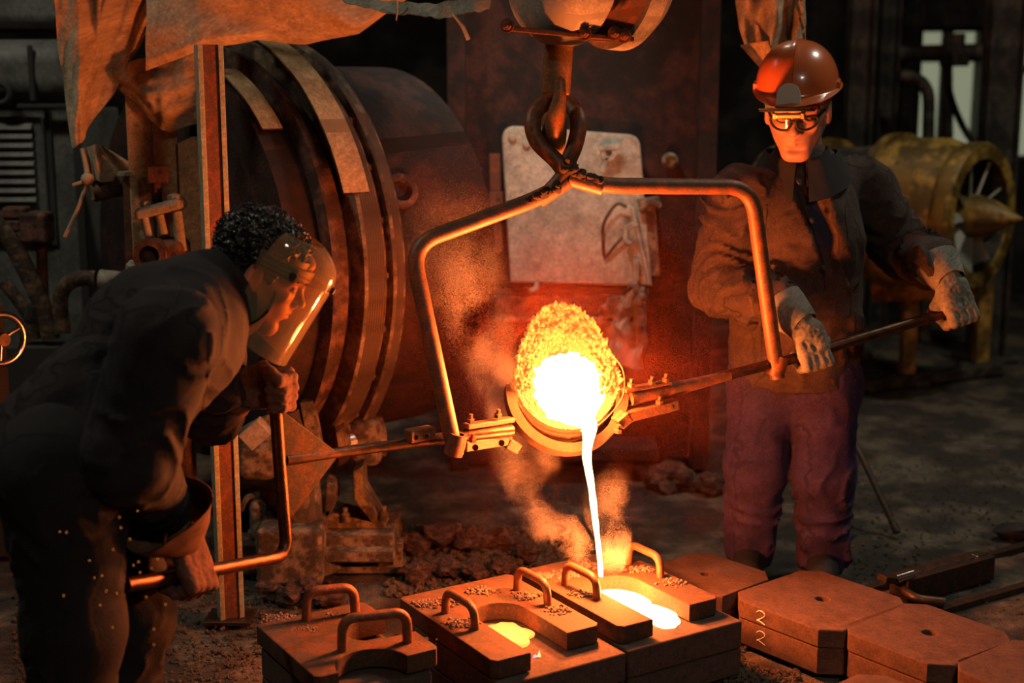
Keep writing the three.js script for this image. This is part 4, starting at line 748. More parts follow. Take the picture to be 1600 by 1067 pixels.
{
  // the four flat lugs and their bolts
  const P = (x, y, d) => at(x, y, d), o = LADLE;
  const lug = (a, b, h, w, label) => part('lug', bar(a, b, w, h, V(0, 1, 0), 0.004), M.iron, o, label);
  lug(P(724, 697, 3.36), P(796, 686, 3.45), 0.027, 0.03, 'lower near lug'); lug(P(727, 666, 3.37), P(800, 655, 3.46), 0.014, 0.03, 'upper near lug');
  lug(P(974, 610, 3.5), P(1048, 596, 3.55), 0.012, 0.03, 'upper far lug'); lug(P(974, 652, 3.5), P(1058, 631, 3.55), 0.028, 0.03, 'lower far lug');
  lug(P(790, 690, 3.45), P(808, 700, 3.46), 0.03, 0.05, 'near band end'); lug(P(964, 662, 3.47), P(980, 648, 3.48), 0.03, 0.05, 'far band end');
  const bolt = (x, y, d) => part('bolt', [turned([[0, 0], [0.011, 0], [0.011, 0.009], [0.006, 0.011], [0.006, 0.022], [0, 0.022]], P(x, y, d), V(0.1, 1, 0.1), 6)], M.crust, o);
  for (const [x, y, d] of [[735, 660, 3.36], [778, 652, 3.42], [738, 690, 3.34], [780, 682, 3.42], [986, 604, 3.49], [1018, 600, 3.52], [1040, 596, 3.53], [1030, 631, 3.52], [965, 676, 3.44]]) bolt(x, y, d);
  const hole = (x, y, d) => part('bolt_hole_shade', turned([[0, 0], [0.0085, 0], [0.0085, 0.002], [0, 0.002]], P(x, y, d), V(-0.25, 0.15, 1), 12), M.black, o);  // black discs put the shade of bolt holes into colour
  hole(743, 699, 3.338); hole(1047, 637, 3.53); hole(784, 692, 3.41);
}
{
  // molten iron in the mouth and the falling stream
  const o = thing('molten_iron', 'white-hot molten iron in the ladle mouth and its falling stream', 'molten metal', ladleC);
  const P = [], I = [], nphi = 72, ns = 14, edge = (phi) => { const s = Math.sin(phi), c = Math.cos(phi); return 0.1 + 0.006 * c - 0.004 * Math.max(0, -s) + 0.012 * noise(c * 2.5, s * 2.5, 4) + 0.012 * noise(c * 7, s * 7, 2) + 0.04 * Math.exp(-Math.pow((phi - 1.25) / 0.3, 2)); };
  for (let i = 0; i <= nphi; i++) for (let j = 0; j <= ns; j++) { const phi = (i % nphi) / nphi * 2 * Math.PI, s = j / ns, r = edge(phi) * s; P.push(Math.cos(phi) * r, -0.004 - 0.012 * s * s + 0.034 * s * s * s * Math.exp(-Math.pow((phi - 1.25) / 0.28, 2)), Math.sin(phi) * r); }
  for (let i = 0; i < nphi; i++) for (let j = 0; j < ns; j++) { const a = i * (ns + 1) + j, w = ns + 1; I.push(a, a + w, a + 1, a + 1, a + w, a + w + 1); }
  const g = new THREE.BufferGeometry(); g.setAttribute('position', new THREE.Float32BufferAttribute(P, 3)); g.setIndex(I); g.computeVertexNormals(); plainUv(g);
  part('pool', g.applyMatrix4(ladleM), M.molten, o);
  const lip = V(0.045, 0.012, 0.136).applyMatrix4(ladleM);
  const s = [V(0.03, 0.0, 0.085).applyMatrix4(ladleM), V(0.04, 0.011, 0.12).applyMatrix4(ladleM), at(917, 712, LD - 0.15), at(924, 760, LD - 0.155), at(931, 820, LD - 0.15), at(936, 862, LD - 0.145), at(939, 900, LD - 0.14)];
  part('stream', rod(s, (t) => t < 0.25 ? mix(0.024, 0.013, smooth(0, 0.25, t)) : mix(0.013, 0.006, Math.pow((t - 0.25) / 0.75, 0.5)) * (1 + 0.05 * Math.sin(t * 47) + 0.05 * Math.sin(t * 21 + 1)), 90, 14), M.stream, o);
  const light = new THREE.PointLight(METAL_LIGHT, 8.5); light.name = 'molten_light'; light.position.copy(V(0.0, 0.07, 0.0).applyMatrix4(ladleM)); light.castShadow = true; light.shadow.radius = 3; scene.add(light);
  const l2 = new THREE.PointLight(METAL_LIGHT, 3.2); l2.name = 'stream_light'; l2.position.copy(at(926, 790, LD - 0.19)); l2.castShadow = true; l2.shadow.radius = 1; scene.add(l2);
}

// ---------------------------------------------------------------- moulds, weights, core blocks
const ROW = V(Math.cos(32 * RAD), 0, -Math.sin(32 * RAD)), OUT = V(Math.sin(32 * RAD), 0, Math.cos(32 * RAD));      // along the row of moulds; out towards the open ends of the slots
const WT = 0.195;                                            // height of the tops of the weights
// a U-shaped weight: legs along `b`, slot open at the far end of b; corner at the closed left end
function weight(corner, a, b, wa, wb, slot, legs, notch) {   // wa width across, wb length along b
  const l = (wa - slot) / 2, r = slot / 2, s = new THREE.Shape(), L0 = wb + legs[0], L1 = wb + legs[1];
  s.moveTo(0.012, 0); s.lineTo(wa - 0.012, 0); s.lineTo(wa, 0.012); s.lineTo(wa, L1 - 0.014); s.lineTo(wa - 0.014, L1); s.lineTo(wa - l, L1);
  s.lineTo(wa - l, 0.16 + r); s.absarc(l + r, 0.16 + r, r, 0, Math.PI, true); s.lineTo(l, L0); s.lineTo(0.014, L0);
  if (notch) { s.lineTo(0, L0 - 0.01); s.lineTo(0, L0 - 0.07); s.absarc(0, L0 - 0.17, 0.085, Math.PI / 2, -Math.PI / 2, true); }
  else s.lineTo(0, L0 - 0.014);
  s.lineTo(0, 0.012); s.closePath();
  const g = slab(s, 0.046, 0.004, 16);
  const m = new THREE.Matrix4().makeBasis(a, b, V(0, -1, 0)).setPosition(corner);   // a x b points down for this row, so thickness runs down from the top
  g.applyMatrix4(m);
  if (m.determinant() < 0) { const h = g.index ? g.toNonIndexed() : g, p = h.attributes.position; for (let i = 0; i < p.count; i += 3) { const x = p.getX(i + 1), y = p.getY(i + 1), z = p.getZ(i + 1); p.setXYZ(i + 1, p.getX(i + 2), p.getY(i + 2), p.getZ(i + 2)); p.setXYZ(i + 2, x, y, z); } return crease(h, 0.5); }
  return crease(g.index ? g.toNonIndexed() : g, 0.5);
}
const handleBar = (p, q, h, r = 0.0105) => bent([p.clone().add(V(0, -0.02, 0)), p.clone().add(V(0.004, h, 0)), q.clone().add(V(-0.004, h * 0.96, 0)), q.clone().add(V(0, -0.02, 0))], 0.032, r, 40, 12);
function crumbs(name, parent, list, material = M.grit) {      // loose scale and sand on top of a thing: real grains, too many to count
  const g = new THREE.IcosahedronGeometry(1, 0), im = new THREE.InstancedMesh(g, material, list.length), m = new THREE.Matrix4(), q = new THREE.Quaternion();
  parent.updateWorldMatrix(true, false); const inv = parent.matrixWorld.clone().invert();
  list.forEach(([p, s], i) => { q.setFromEuler(new THREE.Euler(rnd(6), rnd(6), rnd(6))); m.compose(p, q, V(s, s * rnd(0.3, 0.9), s * rnd(0.5, 1.3))).premultiply(inv); im.setMatrixAt(i, m); });
  im.name = name; im.userData.kind = 'stuff'; im.castShadow = im.receiveShadow = true; parent.add(im); return im;
}
const heap = (n, c, spread, s0 = 0.0015, s1 = 0.006) => { const out = []; for (let i = 0; i < n; i++) { const r = Math.sqrt(-2 * Math.log(1 - rnd() * 0.95)) * spread * 0.5, a = rnd(6.283); out.push([V(c.x + Math.cos(a) * r * 1.4, c.y + 0.001 + 0.004 * Math.exp(-r * r / spread / spread * 2) * rnd(), c.z + Math.sin(a) * r), rnd(s0, s1)]); } return out; };
function placed(geo, mtl, name, label, category, group, base) { const o = thing(name, label, category, base, group); return o; }

// row of two: corner of the first at (622, 933)
const c2 = on(622, 933, WT), c3 = c2.clone().addScaledVector(ROW, 0.362).addScaledVector(OUT, -0.005);
[[c2, 'glowing orange', 'iron weight with a U slot over the orange-glowing pouring cup'], [c3, 'white', 'iron weight with a U slot under the falling white stream']].forEach(([c, , label], k) => {
  const o = thing('mould_weight', label, 'weight', V(c.x, WT - 0.046, c.z), 'slotted mould weights');
  part('plate', weight(c, ROW, OUT, 0.335, 0.42, 0.135, k ? [0.045, 0.02] : [0.05, 0.0], false), M.weight, o);
  for (const s of [0, 1]) {
    const u = s ? 0.285 : 0.05, p = c.clone().addScaledVector(ROW, u - 0.0).addScaledVector(OUT, s ? 0.115 : 0.155), q = c.clone().addScaledVector(ROW, u + 0.012).addScaledVector(OUT, s ? 0.245 : 0.285);
    part('handle', handleBar(p, q, 0.058), M.iron, o, 'bent bar handle');
  }
  const list = []; for (const [u, w, n] of [[0.03, 0.08, 130], [0.1, 0.1, 100], [0.2, 0.08, 120], [0.28, 0.17, 110], [0.05, 0.24, 140], [0.3, 0.3, 60]]) list.push(...heap(n, c.clone().addScaledVector(ROW, u).addScaledVector(OUT, w), 0.03));
  crumbs('loose_scale', o, list.filter(([p]) => { const d = p.clone().sub(c), u = d.dot(ROW), w = d.dot(OUT); return u > 0.01 && u < 0.325 && w > 0.01 && w < 0.4 && !(u > 0.09 && u < 0.245 && w > 0.15); }));
});
// front weight, set a little apart, slot open towards the row
const c1 = on(398, 975, WT + 0.005), A1 = ROW.clone().applyAxisAngle(V(0, 1, 0), -0.05), B1 = V().crossVectors(A1, V(0, -1, 0)).negate();
{
  const O1 = V(-A1.z, 0, A1.x).multiplyScalar(1).normalize();   // towards the camera
  const o = thing('mould_weight', 'cool brown iron weight with two handles beside the left-hand worker\u2019s rod', 'weight', V(c1.x, WT - 0.041, c1.z), 'slotted mould weights');
  // here the legs run along the row and the slot opens to the right
  const side = OUT.clone(), corner = c1.clone().addScaledVector(side, 0.36);
  const b = ROW.clone(), a = side.clone().negate();
  part('plate', weight(corner, a, b, 0.36, 0.29, 0.12, [0.02, 0.0], true), M.weight, o);
  const hp = (x0, y0, x1, y1, h) => part('handle', handleBar(on(x0, y0, WT), on(x1, y1, WT), h, 0.012), M.iron, o, 'bent bar handle');
  hp(478, 972, 556, 962, 0.078); hp(534, 1020, 638, 1006, 0.082);
  const list = []; for (const [x, y, n] of [[440, 968, 160], [520, 965, 120], [480, 985, 120], [655, 1008, 20]]) list.push(...heap(n, on(x, y, WT), 0.035));
  crumbs('loose_scale', o, list);
}
// moulds under the weights: upper and lower half each
const rowMould = (c, u0, u1, w0, w1, label, mtl) => {
  const q = (u, w) => c.clone().addScaledVector(ROW, u).addScaledVector(OUT, w), mid = q((u0 + u1) / 2, (w0 + w1) / 2), m = new THREE.Matrix4().makeBasis(ROW, V(0, 1, 0), OUT);
  [['lower', 0.002, 0.072], ['upper', 0.074, WT - 0.048]].forEach(([which, y0, y1]) => {
    const o = thing('sand_mould', `${which} half of the ${label}`, 'mould', V(mid.x, y0, mid.z), 'moulds under the iron weights');
    part('block', boxAt(V(mid.x, (y0 + y1) / 2, mid.z), u1 - u0, y1 - y0, w1 - w0, 0.006, m), mtl, o);
  });
};
rowMould(c2, 0.0, 0.352, 0.02, 0.5, 'dark sand mould below the orange pouring cup', M.sandDark);
rowMould(c3, 0.0, 0.36, 0.01, 0.5, 'dark sand mould that is being poured', M.sandDark);
rowMould(c1, 0.005, 0.29, 0.02, 0.36, 'dark mould under the cool front weight', M.sandDark);
{
  // glowing pools in the cups
  const pool = (name, c, u0, u1, w0, w1, mtl, label, k, bite) => {
    const pts = []; for (let i = 0; i < 40; i++) { const a = i / 40 * 2 * Math.PI, n = 1 + bite * noise(Math.cos(a) * 1.7 + k, Math.sin(a) * 1.7, k); pts.push([Math.cos(a) * (u1 - u0) / 2 * n, Math.sin(a) * (w1 - w0) / 2 * n]); }
    const g = slab(outline(pts), 0.012, 0.004), mid = c.clone().addScaledVector(ROW, (u0 + u1) / 2).addScaledVector(OUT, (w0 + w1) / 2); mid.y = WT - 0.05;
    g.rotateX(-Math.PI / 2); g.applyMatrix4(new THREE.Matrix4().makeBasis(ROW, V(0, 1, 0), OUT).setPosition(mid));
    return single(name, g, mtl, label, 'molten metal');
  };
  pool('metal_pool', c3, 0.1, 0.235, 0.15, 0.34, M.stream, 'white-hot metal filling the cup under the stream', 1, 0.12);
  const tongue = pool('metal_pool', c3, 0.14, 0.235, 0.27, 0.45, M.stream, 'bright tongue of metal running out along the slot', 3, 0.2);
  pool('metal_pool', c2, 0.11, 0.225, 0.2, 0.33, M.pool, 'orange-hot metal cooling in the neighbouring cup', 2, 0.45);
  const lp = c3.clone().addScaledVector(ROW, 0.17).addScaledVector(OUT, 0.25), l = new THREE.PointLight(METAL_LIGHT, 1.1); l.name = 'poured_metal_light'; l.position.set(lp.x, WT + 0.012, lp.z); l.castShadow = true; l.shadow.radius = 2; scene.add(l);
  const lq = c2.clone().addScaledVector(ROW, 0.17).addScaledVector(OUT, 0.26), m = new THREE.PointLight(METAL_LIGHT, 0.1); m.name = 'cooling_metal_light'; m.position.set(lq.x, WT - 0.015, lq.z); m.castShadow = true; m.shadow.radius = 2; scene.add(m);
  // orange-lit gap between the front mould and the row, with small gas flames at the joints
  const flame = (x, y, s, k) => {
    const p = on(x, y, 0.13), o = thing('gas_flame', ['small blue gas flame with an orange tip at the mould joint', 'tiny blue flame licking under the weight', 'faint blue flame at the joint of the moulds'][k], 'flame', p);
    part('flame_body', turned([[0, 0], [0.02 * s, 0.004], [0.012 * s, 0.014 * s], [0, 0.02 * s]], p, V(0.9, 0.35, 0.3), 10), M.flame, o);
    if (!k) part('flame_tip', turned([[0, 0], [0.007 * s, 0.006], [0.003 * s, 0.018 * s], [0, 0.028 * s]], p.clone().add(V(0.008, 0.006, 0)), V(0.1, 1, 0), 10), M.flameTip, o);
  };
  flame(836, 1036, 1, 0); flame(874, 1030, 0.6, 2); flame(680, 985, 0.9, 1);
}
// ---- core blocks at the right: chamfered squares, two high
function coreStack(pts, h0, h1, label, label2, hole, chalk, mtl = M.sand) {
  // pts: left, back, right, front corners as [x, y] of the top
  const P = pts.map(([x, y]) => on(x, y, h1)), mid = P.reduce((s, p) => s.add(p), V()).multiplyScalar(0.25);
  // make a true square from the four corners
  const u = P[2].clone().sub(P[0]), v = P[1].clone().sub(P[3]), d1 = u.clone().add(v).normalize(), len = (u.length() + v.length()) / 2 / Math.SQRT2 * 0.965;
  const ex = V(d1.x, 0, d1.z).normalize(), ez = V(-ex.z, 0, ex.x), m = new THREE.Matrix4().makeBasis(ex, V(0, 1, 0), ez).setPosition(mid.x, 0, mid.z), c = 0.045, h = len / 2;
  const make = (y0, y1, name, lab, withHole, k) => {
    const s = outline([[-h + c, -h], [h - c, -h], [h, -h + c], [h, h - c], [h - c, h], [-h + c, h], [-h, h - c], [-h, -h + c]].map(([x, y]) => [x * k, y * k]));
    if (withHole) { const q = new THREE.Path(); q.absarc(0.004, 0.004, 0.019, 0, 2 * Math.PI, true); s.holes.push(q); }
    const g = slab(s, y1 - y0, 0.004, 14).rotateX(Math.PI / 2).translate(0, y1, 0).applyMatrix4(m), o = thing('core_block', lab, 'block', V(mid.x, y0, mid.z), 'brown core blocks stacked in pairs');
    part('body', g, mtl, o);
    if (withHole) part('hole_floor', new THREE.CylinderGeometry(0.0185, 0.0185, 0.004, 18).translate(0.004, y0 + 0.01, 0.004).applyMatrix4(m), mtl, o);
    return o;
  };
  const mid2 = mix(h0, h1, 0.6);
  const lo = make(h0, mid2 - 0.0015, 'lower', label2, false, 0.985), hi = make(mid2, h1, 'upper', label, hole, 1);
  return { lo, hi, m, h, mid2 };
}
const BH = 0.125;
{
  coreStack([[985, 898], [1085, 858], [1232, 898], [1110, 935]], 0.002, BH, 'red-lit core block behind the poured mould', 'lower block of the pair behind the poured mould', true);
  const b = coreStack([[1122, 941], [1288, 884], [1427, 934], [1290, 988]], 0.002, BH, 'upper core block chalked with a 2, full hole showing', 'lower core block chalked with a fainter 2', true);
  coreStack([[1290, 993], [1442, 939], [1602, 983], [1462, 1042]], 0.002, BH, 'upper core block next to the chalked pair, hole in its top', 'lower core block next to the chalked pair', true);
  coreStack([[1262, 1092], [1372, 1046], [1490, 1086], [1380, 1140]], 0.002, BH, 'core block cut by the bottom edge of the picture', 'lower block of the pair at the bottom edge', true);
  coreStack([[1466, 1052], [1630, 1000], [1780, 1040], [1630, 1110]], 0.002, BH, 'core block at the right-hand corner, hole out of view', 'lower block of the pair at the right-hand corner', true);
  // chalk figure 2 on the face of both blocks of the second pair
  const two = [[-0.012, 0.012], [-0.004, 0.02], [0.007, 0.018], [0.009, 0.008], [0, -0.004], [-0.011, -0.014], [-0.006, -0.013], [0.002, -0.016], [0.01, -0.02]];
  for (const [which, yc, r] of [['hi', 0.099, 0.0016], ['lo', 0.042, 0.0011]]) {
    const pts = two.map(([x, y]) => V(-(b.h + 0.0005) * (which === 'lo' ? 0.985 : 1), yc + y * 0.85, -0.055 + x * 1.3).applyMatrix4(b.m));
    part('chalk_mark', rod(pts, r, 40, 6), M.chalk, b[which], 'white chalk figure 2');
  }
}
// sand spilled in front of the moulds
{
  const list = [], c = V();
  for (let i = 0; i < 2600; i++) { const x = rnd(620, 1250), y = rnd(985, 1067), p = on(x, y, 0.0); if (noise(p.x * 6, 2, p.z * 6) < -0.1) continue; p.y = -0.004 + 0.018 * fbm(p.x * 1.3, 0, p.z * 1.3, 3); list.push([p, rnd(0.002, 0.009)]); }
  for (let i = 0; i < 2400; i++) { const x = rnd(20, 520), y = rnd(830, 1067), p = on(x, y, 0.0); p.y = -0.006; list.push([p, rnd(0.0015, 0.008)]); }
  for (let i = 0; i < 900; i++) { const x = rnd(1330, 1600), y = rnd(640, 960), p = on(x, y, 0.0); p.y = -0.006; list.push([p, rnd(0.0015, 0.007)]); }
  for (let i = 0; i < 1200; i++) { const x = rnd(600, 900), y = rnd(820, 930), p = on(x, y, 0.0); p.y = -0.003; list.push([p, rnd(0.003, 0.014)]); }
  const g = new THREE.IcosahedronGeometry(1, 0), im = new THREE.InstancedMesh(g, M.dusty, list.length), m = new THREE.Matrix4(), q = new THREE.Quaternion();
  list.forEach(([p, s], i) => { q.setFromEuler(new THREE.Euler(rnd(6), rnd(6), rnd(6))); im.setMatrixAt(i, m.compose(p, q, V(s, s * rnd(0.4, 0.8), s))); });
  im.name = 'floor_grit'; im.userData = { kind: 'stuff', label: 'loose sand, grit and slag crumbs strewn over the floor', category: 'grit' }; im.castShadow = im.receiveShadow = true; scene.add(im);
}

// ---------------------------------------------------------------- right background: yellow blower, tools on the floor
{
  const D = 6.6, P = (x, y, d = D) => at(x, y, d), c = P(1535, 338, 6.3), ax = V(-0.7, 0, -0.71).normalize();
  const b = V(c.x, 0, c.z), o = thing('yellow_blower', 'large yellow axial blower with pale blades and a pointed hub', 'blower', b);
  const ring = (prof, m, l) => part('casing', turned(prof, c, ax, 48), m, o, l);
  ring([[0.27, 0.0], [0.335, 0.0], [0.345, 0.02], [0.345, 0.07], [0.33, 0.1], [0.36, 0.2], [0.36, 0.42], [0.38, 0.42], [0.38, 0.47], [0.34, 0.47], [0.28, 0.2], [0.27, 0.0]], M.yellow, 'flared inlet casing');
  ring([[0.2, 0.47], [0.30, 0.47], [0.31, 0.6], [0.30, 0.8], [0.2, 0.8]], M.pipe, 'grey middle casing');
  ring([[0.2, 0.8], [0.345, 0.8], [0.345, 0.86], [0.33, 0.95], [0.30, 1.15], [0.2, 1.15]], M.yellow, 'outlet casing');
  part('throat', turned([[0.269, 0.01], [0.269, 0.44], [0, 0.44]], c, ax, 40), M.pipe, o);
  part('hub', turned([[0, -0.2], [0.03, -0.15], [0.075, -0.06], [0.1, 0.02], [0.1, 0.2], [0, 0.2]], c, ax, 28), M.yellow, o, 'pointed yellow hub');
  const up = V(0, 1, 0), side = V().crossVectors(ax, up).normalize();
  for (let k = 0; k < 9; k++) {
    const a = k / 9 * 2 * Math.PI + 0.3, r = up.clone().multiplyScalar(Math.sin(a)).addScaledVector(side, Math.cos(a)), m = frame(c.clone().addScaledVector(r, 0.18).addScaledVector(ax, 0.06), r, V().crossVectors(ax, r).normalize().multiplyScalar(0.6).addScaledVector(ax, 0.5));
    part('blade', moved(slab(outline([[-0.09, -0.03], [0.085, -0.055], [0.085, 0.055], [-0.09, 0.03]]), 0.012, 0.003), m), M.blade, o);
  }
  const leg = (x, y, w) => { const p = at(x, y, 1), q = on(x, y, 0); return q; };
  for (const [x, y] of [[1416, 598], [1531, 578]]) {
    const q = on(x, y, 0), t = V(q.x, c.y - 0.3, q.z);
    part('leg', bar(V(q.x, 0.02, q.z), t, 0.07, 0.07), M.yellow, o); part('foot', boxAt(V(q.x, 0.014, q.z), 0.2, 0.028, 0.2, 0.005), M.pipe, o);
  }
  part('cradle', [bar(P(1372, 450, 6.9), P(1532, 445, 6.6), 0.2, 0.12)], M.yellow, o);
  part('floor_rail', [bar(on(1350, 602, 0.03), on(1560, 574, 0.03), 0.1, 0.05)], M.pipe, o);
}
{
  const b = on(1585, 560, 0), o = thing('dark_crate', 'dark squat crate on the floor beyond the yellow blower', 'crate', V(b.x, 0, b.z));
  part('body', boxAt(V(b.x + 0.32, 0.13, b.z + 0.3), 0.34, 0.26, 0.3, 0.015), M.column, o);
  part('lid', boxAt(V(b.x + 0.32, 0.27, b.z + 0.3), 0.36, 0.03, 0.32, 0.008), M.pipe, o);
}
{
  const q = on(1402, 832, 0.012), p = at(1335, 690, 4.55), o = thing('leaning_rod', 'thin dark iron rod leaning up from the floor behind the hard-hat worker', 'rod', q);
  part('rod', rod([q, p, at(1322, 660, 4.62)], 0.0105, 10, 10), M.steel, o);
  part('ferrule', turned([[0, 0], [0.013, 0], [0.013, 0.03], [0, 0.03]], q, p.clone().sub(q), 12), M.steel, o);
}
{
  const A = on(1404, 918, 0.045), B = on(1540, 880, 0.045), o = thing('steel_clamp_bar', 'dark steel clamp bar with black discs for holes and a bright end lying on the floor', 'tool', on(1470, 905, 0));
  part('bar', bar(A.clone().setY(0.04), B.clone().setY(0.04), 0.07, 0.075), M.steel, o);
  for (let k = 0; k < 5; k++) { const p = A.clone().lerp(B, 0.2 + k * 0.15).setY(0.0785); part('hole', new THREE.CylinderGeometry(0.014, 0.014, 0.003, 14).translate(p.x, p.y, p.z), M.black, o); }  // black discs on the surface stand for the shade in drilled holes
  part('bright_edge', bar(A.clone().lerp(B, 0.85).setY(0.079), B.clone().lerp(A, 0.02).setY(0.079), 0.03, 0.008), M.chrome, o, 'worn shiny end');
  part('tongue', [bar(A.clone().setY(0.07), A.clone().add(V(-0.06, 0.03, 0.03)).setY(0.085), 0.04, 0.02), rod([A.clone().setY(0.05), A.clone().add(V(0.03, 0.0, 0.07)).setY(0.04), A.clone().add(V(0.11, 0, 0.075)).setY(0.03)], 0.014, 14, 8)], M.steel, o, 'forked end with a bent pin');
  part('pin', turned([[0, 0], [0.012, 0], [0.012, 0.05], [0, 0.05]], A.clone().add(V(-0.01, 0.035, 0.02)), V(0.9, 0.3, 0.1), 12), M.chrome, o, 'bright pin');
}
{
  for (const [x0, y0, x1, y1, l] of [[1340, 925, 1620, 848, 'low steel rail let into the floor beside the clamp bar'], [1420, 968, 1640, 905, 'low steel rail let into the floor by the core blocks']]) { const o = thing('floor_rail', l, 'rail', on(x0, y0, 0), 'steel rails in the floor'); part('rail', bar(on(x0, y0, 0.004), on(x1, y1, 0.004), 0.03, 0.02), M.steel, o); }
  const p = on(1590, 838, 0); const s = single('iron_scrap', lump(0.05, 2, 0.4, 1.5, 0.6, 1), M.black, 'dark iron scrap on the floor by the right edge', 'scrap'); s.position.set(p.x, 0.02, p.z);
}

// ---------------------------------------------------------------- people
const union = (list, k) => (x, y, z) => { let d = 1e9; for (let i = 0; i < list.length; i++) d = smin(d, list[i](x, y, z), k); return d; };
// a head: origin between the ears at eye height, z forward, y up
function headField(o = {}) {
  const c = (a, b, ra, rb) => capsule(V(...a), V(...b), ra, rb), both = (f) => [f(1), f(-1)], J = o.jaw ?? 1;
  const skull = union([ball(0, 0.038, -0.012, 0.076, 0.083, 0.096), ball(0, -0.03, 0.028, 0.062, 0.078, 0.066), ...both((s) => c([s * 0.056 * J, -0.05, -0.002], [s * 0.018, -0.102, 0.062], 0.02, 0.018)), c([-0.012, -0.106, 0.068], [0.012, -0.106, 0.068], 0.017, 0.017)], 0.03);
  const bones = union([...both((s) => c([s * 0.012, 0.02, 0.089], [s * 0.05, 0.022, 0.068], 0.011, 0.011)), ...both((s) => c([s * 0.046, -0.022, 0.066], [s * 0.062, -0.008, 0.03], 0.016, 0.014)), c([0, 0.055, 0.075], [0, 0.03, 0.084], 0.03, 0.016)], 0.02);
  const noseB = union([c([0, 0.01, 0.088], [0, -0.024, 0.109], 0.0085, 0.0105), ball(0, -0.029, 0.11, 0.0115, 0.01, 0.011), ...both((s) => ball(s * 0.0125, -0.033, 0.098, 0.0085, 0.0075, 0.009)), c([0, -0.034, 0.1], [0, -0.046, 0.092], 0.006, 0.008)], 0.009);
  const muzzle = union([ball(0, -0.062, 0.07, 0.034, 0.03, 0.026)], 0.01);
  const lips = union([c([-0.02, -0.0605, 0.087], [0, -0.0565, 0.0965], 0.0038, 0.0052), c([0.02, -0.0605, 0.087], [0, -0.0565, 0.0965], 0.0038, 0.0052), c([-0.017, -0.068, 0.087], [0, -0.0695, 0.094], 0.0042, 0.0062), c([0.017, -0.068, 0.087], [0, -0.0695, 0.094], 0.0042, 0.0062)], 0.004);
  const slit = union([c([-0.023, -0.0635, 0.093], [0, -0.063, 0.1025], 0.0014, 0.0016), c([0.023, -0.0635, 0.093], [0, -0.063, 0.1025], 0.0014, 0.0016)], 0.001);
  const socket = union(both((s) => ball(s * 0.032, 0.002, 0.102, 0.021, 0.0125, 0.017)), 0.002);
  const lid = union(both((s) => ball(s * 0.032, 0.0, 0.0765, 0.0165, 0.0125, 0.0125)), 0.002), eyeSlit = union(both((s) => c([s * 0.022, -0.004, 0.091], [s * 0.042, -0.004, 0.088], 0.0016, 0.0016)), 0.001);
  const nostril = union(both((s) => ball(s * 0.0065, -0.039, 0.105, 0.0032, 0.003, 0.0045)), 0.001);
  const ear = (s) => { const e = ball(s * 0.083, -0.008, -0.012, 0.0085, 0.0345, 0.021), lobe = ball(s * 0.078, -0.036, -0.004, 0.008, 0.011, 0.009), bowl = ball(s * 0.092, -0.003, -0.009, 0.0085, 0.023, 0.0125), trag = ball(s * 0.0785, -0.012, 0.004, 0.006, 0.009, 0.005); return (x, y, z) => smin(smax(smin(e(x, y, z), lobe(x, y, z), 0.01), -bowl(x, y, z), 0.004), trag(x, y, z), 0.004); };
  const ears = [ear(1), ear(-1)], neck = c([0, -0.05, -0.03], [0, -0.17, -0.045], 0.057, 0.062), chinDip = ball(0, -0.086, 0.092, 0.016, 0.006, 0.008);
  return (x, y, z) => {
    let d = smin(skull(x, y, z), bones(x, y, z), 0.016);
    d = smin(d, muzzle(x, y, z), 0.016); d = smax(d, -socket(x, y, z), 0.012); d = smin(d, lid(x, y, z), 0.004); d = smax(d, -eyeSlit(x, y, z), 0.002);
    d = smin(d, noseB(x, y, z), 0.011); d = smin(d, lips(x, y, z), 0.0045); d = smax(d, -slit(x, y, z), 0.0025); d = smax(d, -nostril(x, y, z), 0.003); d = smax(d, -chinDip(x, y, z), 0.012);
    d = smin(d, ears[0](x, y, z), 0.005); d = smin(d, ears[1](x, y, z), 0.005);
    return smin(d, neck(x, y, z), 0.03);
  };
}
const headGeo = (o) => net(headField(o), V(-0.12, -0.2, -0.13), V(0.12, 0.14, 0.14), 0.0032);
const faceTo = (pos, fwd, scale = 1, roll = 0) => { const z = fwd.clone().normalize(), x = V(0, 1, 0).cross(z).normalize(), y = V().crossVectors(z, x); const m = new THREE.Matrix4().makeBasis(x, y, z); m.multiply(new THREE.Matrix4().makeRotationZ(roll)); m.scale(V(scale, scale, scale)).setPosition(pos); return m; };
function flipped(g, m) { g.applyMatrix4(m); if (m.determinant() < 0) { const i = g.index.array; for (let k = 0; k < i.length; k += 3) { const t = i[k + 1]; i[k + 1] = i[k + 2]; i[k + 2] = t; } const n = g.attributes.normal; for (let k = 0; k < n.array.length; k++) n.array[k] *= 1; } return g; }
